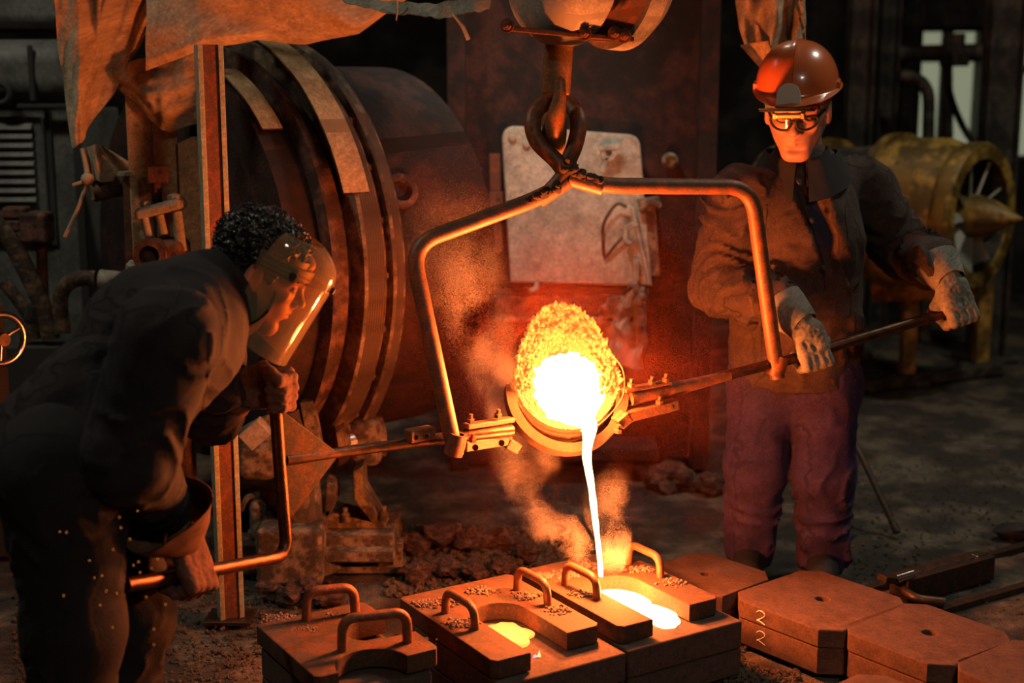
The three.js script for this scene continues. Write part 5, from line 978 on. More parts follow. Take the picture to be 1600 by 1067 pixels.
// a gloved fist round a rod: rod along x, thumb side +x, fingers over +y and down the -z side, wrist towards -y, back of the hand +z
function fistField(rr, bulk = 1) {
  const F = [], r = 0.0112 * bulk, g = rr - 0.0145;
  [[0.034, 1], [0.0115, 1.06], [-0.011, 1.0], [-0.032, 0.86]].forEach(([x, k], i) => {
    const K = V(x, 0.037 + g - 0.002 * Math.abs(i - 1.3), 0.029 + g), A = V(x * 1.02, 0.034 + g, -0.012 * k - g * 0.4), B = V(x * 0.98, 0.007, -0.0345 - g), T = V(x * 0.95, -0.017 * k, -0.0275 - g);
    F.push(union([capsule(K, A, r * 1.12 * k, r * 1.04 * k), capsule(A, B, r * 1.04 * k, r * k), capsule(B, T, r * k, r * 0.88 * k)], 0.006));
  });
  const palm = union([[0.034, 0.03], [0.0115, 0.011], [-0.011, -0.01], [-0.032, -0.026]].map(([x, x2]) => capsule(V(x2, -0.06, 0.036 + g), V(x, 0.037 + g, 0.03 + g), 0.0165 * bulk, 0.0138 * bulk)), 0.007);
  const heel = union([capsule(V(0.026, -0.055, 0.028 + g), V(0.032, -0.01, 0.03 + g), 0.02, 0.014), capsule(V(0.0, -0.07, 0.036 + g), V(0, -0.125, 0.036 + g), 0.031, 0.034, { flat: [V(0, 0, 1), 0.78] })], 0.02);
  const thumb = union([capsule(V(0.034, -0.045, 0.026 + g), V(0.055, -0.022, 0.004), 0.018 * bulk, 0.0148 * bulk), capsule(V(0.055, -0.022, 0.004), V(0.05, -0.018, -0.028 - g), 0.0148 * bulk, 0.013 * bulk), capsule(V(0.05, -0.018, -0.028 - g), V(0.036, -0.002, -0.047 - g), 0.013 * bulk, 0.0108 * bulk)], 0.006);
  const hand = (x, y, z) => { let d = smin(palm(x, y, z), heel(x, y, z), 0.02); for (const f of F) { d = smin(d, f(x, y, z), 0.0025); } d = smin(d, thumb(x, y, z), 0.008); return d + 0.0022 * noise(x * 40, y * 40, z * 40) + 0.0012 * noise(x * 90, y * 90, z * 90); };
  return (x, y, z) => Math.max(hand(x, y, z), -(Math.hypot(y, z) - rr));
}
function handFrame(c, thumb, wrist, right) {
  const x = thumb.clone().normalize(), y = wrist.clone().addScaledVector(x, -wrist.dot(x)).normalize().negate(), z = right ? V().crossVectors(y, x) : V().crossVectors(x, y);
  return new THREE.Matrix4().makeBasis(x, y, z).setPosition(c);
}
function fistGeo(m, rr, bulk) { return flipped(net(fistField(rr, bulk), V(-0.06, -0.165, -0.075), V(0.085, 0.075, 0.075), 0.003), m); }
// a flared cuff: from the wrist outwards
function cuffGeo(a, dir, len, r0, r1, wave = 0.06, seg = 48, n = 14, dip = 0) {
  const d = dir.clone().normalize(), x = Math.abs(d.y) > 0.9 ? V(1, 0, 0) : V(0, 1, 0).cross(d).normalize(), z = V().crossVectors(d, x).normalize(), grid = [];
  for (let i = 0; i <= seg; i++) for (let j = 0; j <= n; j++) { const f = i / seg * 2 * Math.PI, t = j / n, r = mix(r0, r1, Math.pow(t, 0.8)) * (1 + wave * t * Math.sin(3 * f + 1) + 0.04 * noise(Math.cos(f) * 2, Math.sin(f) * 2, t * 4 + len * 30)); grid.push(a.clone().addScaledVector(d, len * t * (1 + dip * Math.cos(f + 0.5))).addScaledVector(x, Math.cos(f) * r).addScaledVector(z, Math.sin(f) * r)); }
  return sheet(grid, seg, n, 0.003);
}
const mesh3 = (fn, pts, pad, cell) => { const b = new THREE.Box3().setFromPoints(pts); return net(fn, b.min.clone().subScalar(pad), b.max.clone().addScalar(pad), cell); };
// the first point of a field met from p along dir
const meet = (fn, p, dir, far = 2) => { const q = p.clone(); let t = 0; for (let i = 0; i < 200 && t < far; i++) { const d = fn(q.x, q.y, q.z); if (d < 0.0005) break; const s = Math.max(d * 0.7, 0.0008); q.addScaledVector(dir, s); t += s; } return q; };
const slope = (fn, p) => { const e = 0.004; return V(fn(p.x + e, p.y, p.z) - fn(p.x - e, p.y, p.z), fn(p.x, p.y + e, p.z) - fn(p.x, p.y - e, p.z), fn(p.x, p.y, p.z + e) - fn(p.x, p.y, p.z - e)).normalize(); };
// a strip of cloth lying on a garment along the line of points
function strip(fn, line, width, thick, n = 40, lift = 0.004) {
  const cv = new THREE.CatmullRomCurve3(line), eye = V(0, EYE, 0), grid = [];
  const P = []; for (let i = 0; i <= n; i++) { const p = cv.getPointAt(i / n), d = p.clone().sub(eye).normalize(); P.push(meet(fn, p.clone().addScaledVector(d, -0.4), d)); }
  for (let i = 0; i <= n; i++) {
    const t = P[Math.min(n, i + 1)].clone().sub(P[Math.max(0, i - 1)]).normalize(), nn = slope(fn, P[i]), s = V().crossVectors(nn, t).normalize();
    for (let j = 0; j <= 4; j++) { const q = P[i].clone().addScaledVector(s, (j / 4 - 0.5) * width), k = slope(fn, q); q.addScaledVector(k, -fn(q.x, q.y, q.z) + lift); grid.push(q); }
  }
  const g = sheet(grid, n, 4, -thick); return g;
}

// ======================= the worker in the hard hat (right)
{
  const D = 3.95, head = at(1246, 168, 3.93), fwd = V(-0.27, -0.36, 0.9), HM = faceTo(head, fwd, 1.06, 0.02);
  const o = thing('person', 'worker in orange hard hat, black glasses and open brown jacket, holding the bar', 'person', V(at(1240, 800, D).x, 0, -D));
  const F = V(-0.22, 0, 0.975).normalize(), S = V(0.975, 0, 0.22).normalize();       // which way the chest faces, and across it
  const J = { pelvis: at(1240, 622, 3.97), waist: at(1238, 520, 3.95), chest: at(1246, 372, 3.97), neck: at(1252, 268, 4.0), rs: at(1148, 305, 3.96), ls: at(1352, 292, 4.06), re: at(1124, 448, 3.93), le: at(1408, 388, 4.06) };
  const barDir = at(1450, 497, 3.78).sub(at(1210, 568, 3.66)).normalize();
  const rc = at(1264, 553, 3.691), lc = at(1492, 484, 3.797);
  const RH = handFrame(rc, barDir, V(-0.35, 0.9, -0.35), true), LH = handFrame(lc, barDir.clone().negate(), V(-0.1, 0.95, -0.42), false);
  const wr = (m, k = 1) => V(0, -0.115 * k, 0.036).applyMatrix4(m), rw = wr(RH), lw = wr(LH);
  const A = (s, y) => { const p = J.pelvis.clone().addScaledVector(S, s); p.y = y; return p; };
  // body
  const limb = (a, b, c, r) => [capsule(a, b, r, r * 0.8), capsule(b, c, r * 0.8, r * 0.6)];
  const legR = [A(-0.088, 0.62), A(-0.105, 0.34).addScaledVector(F, 0.05), A(-0.115, 0.07)], legL = [A(0.088, 0.62), A(0.10, 0.34).addScaledVector(F, 0.05), A(0.105, 0.07)];
  const bodyF = union([capsule(J.pelvis, J.chest, 0.11, 0.12, { flat: [F, 0.75] }), capsule(J.rs.clone().addScaledVector(S, 0.03), J.ls.clone().addScaledVector(S, -0.03), 0.05, 0.05), capsule(J.chest, J.neck, 0.09, 0.055), capsule(J.neck, V(0, -0.16, -0.04).applyMatrix4(HM), 0.058, 0.058), ...limb(J.rs.clone().addScaledVector(S, 0.02), J.re, rw, 0.045), ...limb(J.ls.clone().addScaledVector(S, -0.02), J.le, lw, 0.045), ...limb(...legR, 0.075), ...limb(...legL, 0.075)], 0.04);
  const skinPts = [...Object.values(J), rw, lw, ...legR, ...legL];
  part('body', [mesh3(bodyF, skinPts, 0.16, 0.012), headGeo({ jaw: 0.97 }).applyMatrix4(HM)], M.skin, o);
  const H = (g) => g.applyMatrix4(HM);
  part('eyebrow', [1, -1].map((s) => H(rod([V(s * 0.014, 0.0235, 0.1), V(s * 0.033, 0.029, 0.096), V(s * 0.053, 0.023, 0.08)], (t) => 0.0045 - 0.002 * t, 14, 8))), M.hair, o);
  // trousers
  const tr = union([capsule(A(-0.06, 0.6), A(0.06, 0.6), 0.14, 0.14, { flat: [F, 0.82] }), capsule(legR[0], legR[1], 0.106, 0.09, { fold: [0.012, 9, 0.3] }), capsule(legR[1], legR[2], 0.09, 0.083, { fold: [0.02, 11, 0.6] }), capsule(legL[0], legL[1], 0.106, 0.09, { fold: [0.012, 8, 0.1] }), capsule(legL[1], legL[2], 0.09, 0.083, { fold: [0.02, 12, 0.2] })], 0.03);
  const trF = (x, y, z) => Math.max(tr(x, y, z) + 0.006 * noise(x * 12, y * 7, z * 12), 0.02 - y);
  part('trousers', mesh3(trF, [A(-0.2, 0.9), A(0.2, 0.04), legR[2], legL[2], A(0, 0.95)], 0.15, 0.011), M.trousers, o, 'purple-grey work trousers');
  for (const l of [legR, legL]) part('boot', mesh3(union([capsule(l[2].clone().setY(0.05), l[2].clone().setY(0.05).addScaledVector(F, 0.16), 0.052, 0.045), capsule(l[2].clone().setY(0.06), l[2].clone().setY(0.16), 0.056, 0.06)], 0.03), [l[2].clone().setY(0), l[2].clone().setY(0.2).addScaledVector(F, 0.2)], 0.08, 0.009), M.black, o);
  // shirt and jacket
  const shirtF = union([capsule(J.waist, J.chest, 0.15, 0.155, { flat: [F, 0.72] }), capsule(J.chest, J.neck.clone().add(V(0, 0.02, 0)), 0.13, 0.075)], 0.05);
  part('shirt', mesh3(shirtF, [J.waist, J.chest, J.neck], 0.2, 0.011), M.shirt, o, 'dark blue shirt');
  const hem = at(1230, 606, 3.9).y;
  const coat = union([capsule(J.pelvis.clone().setY(hem - 0.05), J.chest, 0.192, 0.196, { flat: [F, 0.74], fold: [0.012, 3, 0.2] }), capsule(J.rs.clone().addScaledVector(S, 0.04), J.ls.clone().addScaledVector(S, -0.04), 0.082, 0.082), capsule(J.chest, J.neck, 0.17, 0.095, { flat: [F, 0.8] })], 0.06);
  const rsl = union([capsule(J.rs, J.re, 0.087, 0.08, { fold: [0.045, 15, 0.2] }), capsule(J.re, rw.clone().lerp(J.re, 0.25), 0.08, 0.064, { fold: [0.045, 18, 0.7] })], 0.035);
  const lsl = union([capsule(J.ls, J.le, 0.087, 0.083, { fold: [0.04, 13, 0.5] }), capsule(J.le, lw.clone().lerp(J.le, 0.25), 0.083, 0.074, { fold: [0.045, 17, 0.1] })], 0.035);
  const open = [at(1262, 258, 3.86), at(1270, 300, 3.83), at(1292, 372, 3.82), at(1303, 470, 3.81)];
  const gap = union([capsule(open[0], open[1], 0.056, 0.05), capsule(open[1], open[2], 0.05, 0.03), capsule(open[2], open[3], 0.03, 0.01)], 0.02);
  const coatF = (x, y, z) => {
    let d = coat(x, y, z) + 0.012 * noise(x * 7, y * 3.5, z * 7) + 0.006 * noise(x * 17, y * 9, z * 17); d = Math.max(d, hem - y + 0.012 * noise(x * 9, 0, z * 9)); d = smax(d, -gap(x, y, z), 0.008);
    d = smin(d, rsl(x, y, z), 0.04); d = smin(d, lsl(x, y, z), 0.04); return d;
  };
  const jk = part('jacket', mesh3(coatF, [J.pelvis.clone().setY(hem), J.chest, J.neck, J.rs, J.ls, J.re, J.le, rw, lw], 0.26, 0.0095), M.jacket, o, 'heavy brown work jacket, wrinkled sleeves');
  const L3 = (pts, d = 3.72) => pts.map(([x, y]) => at(x, y, d));
  part('placket', strip(coatF, L3([[1240, 268], [1254, 305], [1270, 350], [1287, 400], [1297, 450]]), 0.034, 0.006, 36), M.jacket, jk, 'front edge with button holes');
  for (const [x, y] of [[1245, 287], [1262, 348], [1284, 420]]) { const d = at(x, y, 3.7).sub(V(0, EYE, 0)).normalize(), q = meet(coatF, at(x, y, 3.3), d), n = slope(coatF, q); part('button', turned([[0, 0.006], [0.008, 0.006], [0.0095, 0.002], [0.0095, 0], [0, 0]], q.addScaledVector(n, 0.011), n, 14), M.black, jk); }
  part('front_seam', [strip(coatF, L3([[1322, 320], [1330, 400], [1332, 500], [1332, 596]]), 0.012, 0.004, 40, 0.002), strip(coatF, L3([[1196, 320], [1190, 420], [1188, 520], [1186, 590]]), 0.01, 0.004, 40, 0.002)], M.jacket, jk);
  // collar: a broad dark fold round the neck, points in front
  const nk = at(1252, 262, 3.99), grid = [], grid2 = [];
  for (let i = 0; i <= 56; i++) {
    const f = mix(-0.12, 2 * Math.PI - 0.42, i / 56) + Math.PI / 2 + 0.25, cx = Math.cos(f), cz = Math.sin(f), front = Math.max(0, cz);
    for (let j = 0; j <= 10; j++) {
      const t = j / 10, r = mix(0.088, 0.128 + 0.012 * front, t) + 0.006 * noise(cx * 3, t * 2, cz * 3), y = mix(0.052 - 0.03 * front, -0.03 - 0.062 * Math.pow(front, 1.5), t);
      grid.push(nk.clone().addScaledVector(S, cx * r * 1.12).addScaledVector(F, cz * r * 1.02).add(V(0, y, 0)));
      const r2 = mix(0.066, 0.094, t); grid2.push(nk.clone().addScaledVector(S, cx * r2 * 1.05).addScaledVector(F, cz * r2 + 0.01).add(V(0, mix(0.062 - 0.035 * front, -0.05, t), 0)));
    }
  }
  part('collar', sheet(grid, 56, 10, 0.007), M.scarf, jk, 'dark turned-down collar');
  part('scarf', sheet(grid2, 56, 10, 0.008), M.scarf, o, 'black neck scarf');
  // gloves
  const gl = (m, rr, label, len) => {
    const gv = part('glove', fistGeo(m, rr, 1.16), M.canvasGlove, o, label), w = V(0, -0.075, 0.036).applyMatrix4(m), dir = V(0, -1, 0.0).transformDirection(m).multiplyScalar(0.5).add((m === RH ? J.re : J.le).clone().sub(w).normalize());
    part('cuff', cuffGeo(w, dir, len, 0.041, 0.066, 0.05), M.canvasGlove, gv);
    return gv;
  };
  gl(RH, 0.0152, 'canvas glove clenched round the bar', 0.095); gl(LH, 0.0158, 'canvas glove holding the end of the bar', 0.085);
  // hard hat
  const hat = [], nu = 64, nv = 26, hc = V(0, 0.058, -0.008), tip = new THREE.Matrix4().makeRotationX(-0.12);
  for (let i = 0; i <= nu; i++) for (let j = 0; j <= nv; j++) {
    const f = i / nu * 2 * Math.PI, sx = Math.sin(f), cz = Math.cos(f), t = j / nv, dome = Math.min(1, t / 0.82), th = dome * Math.PI / 2, e = t > 0.82 ? (t - 0.82) / 0.18 : 0;
    const q = Math.pow(Math.sin(th), 0.86), front = Math.pow(Math.max(0, cz), 3), brim = e * (0.013 + 0.034 * front + 0.008 * Math.max(0, -cz));
    const ridge = 0.0035 * (Math.exp(-Math.pow((sx * q * 0.118) / 0.012, 2)) ) * (1 - e);
    hat.push(V(sx * (0.107 * q + brim * 0.8), 0.118 * Math.cos(th) + ridge - e * (0.006 + 0.008 * front), cz * (0.131 * q + brim)).applyMatrix4(tip).add(hc));
  }
  const hg = part('hard_hat', H(sheet(hat, nu, nv, -0.0035)), M.helmet, o, 'glossy orange hard hat');
  const onHat = (x, z, up = 0.002) => { const k = Math.sqrt(Math.max(0, 1 - (x / 0.107) ** 2 - (z / 0.131) ** 2)); return V(x, 0.118 * Math.pow(k, 1.05) + up, z).applyMatrix4(tip).add(hc); };
  for (const s of [1, -1]) part('ridge', H(rod([0.108, 0.09, 0.055, 0.0, -0.055, -0.09].map((z) => onHat(s * (0.032 + 0.01 * Math.cos(z * 9)), z, 0.0035)), 0.0022, 40, 8)), M.helmet, hg);
  for (let k = 0; k < 3; k++) part('vent_shade_rod', H(rod([onHat(0.078 + k * 0.005, 0.018 - k * 0.012, 0.002), onHat(0.088 + k * 0.004, 0.02 - k * 0.012, 0.001)], 0.0024, 4, 6)), M.black, hg);  // black rods stand for the shade inside the vents
  part('slot_lug', [1, -1].map((s) => H(box(0.012, 0.024, 0.03, 0.004).translate(s * 0.109, 0.068, 0.01))), M.helmet, hg);
  { // grey front plate, dark flip-up glass seen edge on, brass clip below it
    const s = new THREE.Shape(); s.moveTo(-0.034, 0); s.lineTo(0.034, 0); s.lineTo(0.03, 0.05); s.quadraticCurveTo(0.026, 0.072, 0, 0.074); s.quadraticCurveTo(-0.026, 0.072, -0.03, 0.05); s.closePath();
    part('front_plate', H(slab(s, 0.004, 0.001).applyMatrix4(new THREE.Matrix4().makeRotationX(-0.44).setPosition(-0.008, 0.05, 0.161))), M.badge, hg, 'pale grey plate with a rounded top');
    const fold = new THREE.Matrix4().makeRotationX(-0.40).setPosition(-0.014, 0.058, 0.166);
    part('flip_visor', H(box(0.128, 0.007, 0.075, 0.002).applyMatrix4(fold)), M.black, hg, 'dark flip-up visor seen edge on');
    part('visor_edge', H(box(0.13, 0.003, 0.004, 0.001).applyMatrix4(fold.clone().multiply(new THREE.Matrix4().setPosition(0, 0.004, 0.037)))), M.chrome, hg);
    part('visor_clip', H(join([box(0.07, 0.013, 0.012, 0.004).translate(-0.008, 0.035, 0.148), box(0.012, 0.018, 0.014, 0.004).translate(-0.044, 0.035, 0.146), box(0.012, 0.018, 0.014, 0.004).translate(0.028, 0.035, 0.146)])), M.brass, hg, 'brass clip');
  }
  part('cap_liner', mesh3((x, y, z) => { const k = ball(0, 0.03, -0.016, 0.091, 0.074, 0.112), c = ball(0, -0.012, 0.1, 0.085, 0.05, 0.11); return Math.max(smax(k(x, y, z), -c(x, y, z), 0.01), -0.018 - y + 0.1 * Math.max(0, z)); }, [V(-0.1, -0.05, -0.13), V(0.1, 0.11, 0.1)], 0.02, 0.004).applyMatrix4(HM), M.liner, o, 'grey knitted cap under the hat');
  // glasses
  const gs = part('glasses', H(join([1, -1].flatMap((s) => [rod([[0.008, 0.012], [0.03, 0.016], [0.055, 0.014], [0.062, 0.0], [0.05, -0.016], [0.028, -0.02], [0.012, -0.013]].map(([x, y]) => V(s * x, y, 0.117 - x * x * 6.5)), 0.0034, 50, 8, 0.5, true), bar(V(s * 0.06, 0.009, 0.094), V(s * 0.082, 0.006, 0.0), 0.005, 0.011)]).concat([bar(V(-0.009, 0.007, 0.117), V(0.009, 0.007, 0.117), 0.006, 0.007)]))), M.black, o, 'black safety glasses');
  for (const s of [1, -1]) part('lens', H((() => { const g = []; for (let i = 0; i <= 10; i++) for (let j = 0; j <= 6; j++) { const x = mix(0.01, 0.059, i / 10), h = 0.017 * Math.sqrt(Math.max(0.05, 1 - Math.pow((i / 10 - 0.5) * 1.9, 4))); g.push(V(s * x, -0.002 + mix(-h, h, j / 6) * 0.95, 0.1165 - x * x * 6.5)); } return sheet(g, 10, 6, 0.0004); })()), M.lens, gs);
}

// ======================= the worker with the face shield (left)
{
  const head = at(410, 424, 2.97), fwd = V(0.9, -0.5, -0.1), HM = faceTo(head, fwd, 0.97);
  const o = thing('person', 'dark-haired worker in black with a clear face shield, bent over the cranked rod', 'person', V(at(110, 800, 2.7).x, 0, -2.7));
  const J = { pelvis: at(104, 722, 2.7), waist: at(170, 640, 2.72), chest: at(268, 530, 2.8), neck: at(350, 466, 2.92), rs: at(262, 530, 2.58), ls: at(330, 480, 3.06), re: at(200, 716, 2.56), le: at(330, 640, 3.1) };
  const S = J.ls.clone().sub(J.rs).normalize(), up = J.chest.clone().sub(J.pelvis).normalize(), F = V().crossVectors(up, S).normalize();
  const lowDir = at(320, 893, 2.84).sub(at(196, 914, 2.62)).normalize(), rc = at(287, 898.5, 2.782), lc = at(429, 612, 3.054);
  const RH = handFrame(rc, lowDir, V(-0.62, 0.75, 0.25), true), LH = handFrame(lc, V(0.02, 1, 0), V(-0.9, 0.3, 0.4), false);
  const wr = (m) => V(0, -0.115, 0.036).applyMatrix4(m), rw = wr(RH), lw = wr(LH);
  const hipR = at(98, 735, 2.6), hipL = at(132, 735, 2.8), kneeR = at(116, 980, 2.6), kneeL = at(205, 960, 2.86);
  const footR = V(kneeR.x - 0.03, 0.09, kneeR.z - 0.02), footL = V(kneeL.x - 0.03, 0.09, kneeL.z - 0.02);
  const limb = (a, b, c, r) => [capsule(a, b, r, r * 0.8), capsule(b, c, r * 0.8, r * 0.6)];
  const bodyF = union([capsule(J.pelvis, J.waist, 0.11, 0.105), capsule(J.waist, J.chest, 0.105, 0.12), capsule(J.rs, J.ls, 0.05, 0.05), capsule(J.chest, J.neck, 0.09, 0.055), capsule(J.neck, V(0, -0.15, -0.045).applyMatrix4(HM), 0.058, 0.058), ...limb(J.rs, J.re, rw, 0.045), ...limb(J.ls, J.le, lw, 0.045), ...limb(hipR, kneeR, footR, 0.075), ...limb(hipL, kneeL, footL, 0.075)], 0.04);
  part('body', [mesh3(bodyF, [...Object.values(J), rw, lw, hipR, hipL, kneeR, kneeL, footR, footL], 0.15, 0.012), headGeo({ jaw: 1.03 }).applyMatrix4(HM)], M.skin, o);
  const H = (g) => g.applyMatrix4(HM);
  // trousers and boots
  const tr = union([capsule(hipR, hipL, 0.125, 0.125), capsule(J.pelvis, J.waist, 0.15, 0.14), capsule(hipR, kneeR, 0.13, 0.096, { fold: [0.012, 8, 0.2] }), capsule(kneeR, footR, 0.096, 0.09, { fold: [0.014, 9, 0.2] }), capsule(hipL, kneeL, 0.122, 0.094, { fold: [0.012, 8, 0.5] }), capsule(kneeL, footL, 0.084, 0.08, { fold: [0.014, 9, 0.6] })], 0.045);
  const trF = (x, y, z) => Math.max(tr(x, y, z) + 0.006 * noise(x * 11, y * 8, z * 11), 0.05 - y);
  const tz = part('trousers', mesh3(trF, [hipR, hipL, J.waist, kneeR, kneeL, footR, footL], 0.19, 0.011), M.navyTrousers, o, 'black work trousers');
  const B = (pts, d) => pts.map(([x, y]) => at(x, y, d));
  part('side_seam', strip(trF, B([[92, 800], [90, 880], [92, 960], [96, 1040]], 2.55), 0.008, 0.003, 30, 0.001), M.navyTrousers, tz);
  for (const f of [footR, footL]) part('boot', mesh3(union([capsule(f.clone().setY(0.05), f.clone().setY(0.05).add(V(0.17, 0, -0.04)), 0.052, 0.045), capsule(f.clone().setY(0.06), f.clone().setY(0.16), 0.056, 0.06)], 0.03), [f.clone().setY(0), f.clone().setY(0.2).add(V(0.2, 0, -0.05))], 0.08, 0.01), M.black, o);
  // jacket
  const coat = union([capsule(J.pelvis.clone().add(V(-0.0, 0.02, 0)), J.waist, 0.162, 0.142, { fold: [0.016, 6, 0.1] }), capsule(J.waist, J.chest, 0.142, 0.148, { fold: [0.014, 5, 0.5] }), capsule(J.chest.clone().addScaledVector(F, 0.02), J.neck.clone().addScaledVector(F, 0.01), 0.135, 0.086), capsule(J.rs.clone().addScaledVector(S, 0.03), J.ls.clone().addScaledVector(S, -0.02), 0.086, 0.084), capsule(J.chest.clone().addScaledVector(F, 0.06), J.neck.clone().addScaledVector(F, 0.055), 0.1, 0.06)], 0.06);
  const rsl = union([capsule(J.rs, J.re, 0.106, 0.09, { fold: [0.02, 9, 0.3] }), capsule(J.re, rw.clone().lerp(J.re, 0.22), 0.09, 0.056, { fold: [0.02, 12, 0.7] })], 0.035);
  const lsl = union([capsule(J.ls, J.le, 0.085, 0.074, { fold: [0.02, 9, 0.1] }), capsule(J.le, lw.clone().lerp(J.le, 0.1), 0.074, 0.056, { fold: [0.02, 12, 0.4] })], 0.035);
  const hemP = at(104, 790, 2.7), hemN = V(0.25, 1, 0).normalize();
  const coatF = (x, y, z) => {
    let d = coat(x, y, z) + 0.012 * noise(x * 6 + 3, y * 6, z * 6) + 0.006 * noise(x * 15, y * 15, z * 15); d = Math.max(d, -((x - hemP.x) * hemN.x + (y - hemP.y) * hemN.y));
    d = smin(d, rsl(x, y, z), 0.035); return smin(d, lsl(x, y, z), 0.035);
  };
  const jk = part('jacket', mesh3(coatF, [...Object.values(J), rw, lw], 0.24, 0.0098), M.navy, o, 'black work jacket');
  part('seam', [strip(coatF, B([[282, 440], [262, 500], [240, 560], [222, 620]], 2.45), 0.007, 0.003, 30, 0.001), strip(coatF, B([[330, 520], [328, 580], [318, 640]], 2.45), 0.01, 0.004, 24, 0.001)], M.navy, jk);
  part('pocket_flap', strip(coatF, B([[56, 716], [92, 728], [130, 726]], 2.45), 0.03, 0.004, 20, 0.003), M.navy, jk);
  // collar
  const grid = [], nk = J.neck.clone().add(V(0.012, 0.004, 0)), ax = V(0, -0.12, -0.03).applyMatrix4(HM).sub(J.neck).normalize(), cx = V().crossVectors(ax, S).normalize(), cs = V().crossVectors(cx, ax).normalize();
  for (let i = 0; i <= 48; i++) for (let j = 0; j <= 8; j++) { const f = i / 48 * 2 * Math.PI, t = j / 8, r = mix(0.074, 0.1, t) + 0.004 * noise(Math.cos(f) * 2, Math.sin(f) * 2, t); grid.push(nk.clone().addScaledVector(ax, mix(0.055, -0.03, t)).addScaledVector(cx, Math.cos(f) * r).addScaledVector(cs, Math.sin(f) * r)); }
  part('collar', sheet(grid, 48, 8, 0.005), M.navy, jk);
  // gauntlets
  const gl = (m, rr, label, len, r1, dip, wave) => {
    const gv = part('glove', fistGeo(m, rr, 1.3), M.suede, o, label), w = V(0, -0.07, 0.036).applyMatrix4(m), dir = (m === RH ? J.re : J.le).clone().sub(w).normalize();
    part('cuff', cuffGeo(w, dir, len, 0.043, r1, wave, 56, 16, dip), M.suede, gv, 'stiff flared gauntlet cuff');
  };
  gl(RH, 0.0162, 'brown suede gauntlet gripping the lower rod', 0.13, 0.098, 0.22, 0.1); gl(LH, 0.0162, 'brown suede gauntlet on top of the cranked rod', 0.085, 0.06, 0.1, 0.06);
  // hair: a cap of curls
  const hairF = (x, y, z) => {
    const cap = ball(0, 0.05, -0.022, 0.09, 0.088, 0.11)(x, y, z), nape = ball(0, -0.02, -0.075, 0.062, 0.06, 0.045)(x, y, z), burn = Math.min(ball(0.076, 0.02, 0.012, 0.012, 0.04, 0.02)(x, y, z), ball(-0.076, 0.02, 0.012, 0.012, 0.04, 0.02)(x, y, z));
    let d = smin(smin(cap, nape, 0.03), burn, 0.015); const face = ball(0, -0.03, 0.125, 0.12, 0.105, 0.075)(x, y, z), ears = Math.min(ball(0.085, -0.02, -0.008, 0.03, 0.034, 0.024)(x, y, z), ball(-0.085, -0.02, -0.008, 0.03, 0.034, 0.024)(x, y, z));
    d = smax(d, -face, 0.02); d = smax(d, -ears, 0.01); return d + 0.009 * noise(x * 45, y * 45, z * 45) + 0.005 * noise(x * 100, y * 100, z * 100);
  };
  const hr = part('hair', H(net(hairF, V(-0.13, -0.12, -0.17), V(0.13, 0.17, 0.13), 0.004)), M.hair, o, 'curly dark hair');
  const curls = [];
  for (let k = 0; k < 620; k++) {
    const f = rnd(6.283), u = rnd(-0.75, 1), s = Math.sqrt(1 - u * u), n = V(Math.cos(f) * s, u, Math.sin(f) * s), p = V(n.x * 0.086, 0.05 + n.y * 0.084, -0.022 + n.z * 0.106);
    if ((n.z > 0.3 && n.y < 0.35) || (p.y < 0.03 && p.z > -0.03)) continue;
    if (p.y < 0) { p.z -= 0.01; p.x *= 0.8; }
    const t = V(rnd(-1, 1), rnd(-1, 1), rnd(-1, 1)).cross(n).normalize(), b = V().crossVectors(n, t), pts = [];
    const R = rnd(0.006, 0.013), turns = rnd(0.5, 1.1) * 6.283, L = rnd(0.008, 0.022);
    for (let i = 0; i <= 6; i++) { const w = i / 6 * turns; pts.push(p.clone().addScaledVector(t, Math.cos(w) * R + L * i / 6).addScaledVector(n, Math.sin(w) * R * 0.8 + 0.004).addScaledVector(b, R * 0.5 * Math.sin(w * 0.7 + k))); }
    curls.push(rod(pts, (q) => 0.0019 * (1 - 0.6 * q), 12, 5));
  }
  const cu = part('curls', H(join(curls)), M.hair, hr); cu.userData.kind = 'stuff';
  part('eyebrow', [1, -1].map((s) => H(rod([V(s * 0.012, 0.022, 0.102), V(s * 0.033, 0.028, 0.098), V(s * 0.053, 0.022, 0.082)], (t) => 0.005 - 0.002 * t, 14, 8))), M.hair, o);
  // face shield: crown dome, head band, long clear visor, knobs
  const band = []; for (let i = 0; i <= 60; i++) { const f = i / 60 * 2 * Math.PI; band.push(V(Math.sin(f) * 0.088, 0.052 + 0.006 * Math.cos(f), -0.016 + Math.cos(f) * 0.108)); }
  const bandG = []; band.forEach((p) => { for (let j = 0; j <= 2; j++) bandG.push(p.clone().add(V(0, (j - 1) * 0.011, 0))); });
  const fs = part('face_shield', H(sheet(bandG, 60, 2, -0.003)), M.visorBand, o, 'face shield head band');
  // sector of a vertical cylinder in front of the face
  const vg = [], hw = 0.105, depth = 0.152;
  for (let i = 0; i <= 48; i++) for (let j = 0; j <= 20; j++) {
    const f = mix(-1.72, 1.72, i / 48), t = j / 20, low = 0.205 * (1 - 0.18 * Math.pow(Math.abs(f) / 1.72, 2.5));
    vg.push(V(Math.sin(f) * (hw + 0.004), 0.036 - low * t, 0.008 + Math.cos(f) * (depth - 0.012 * t)));
  }
  part('clear_visor', H(sheet(vg, 48, 20, 0.0012)), M.visor, fs, 'clear curved visor');
  const cg = [];
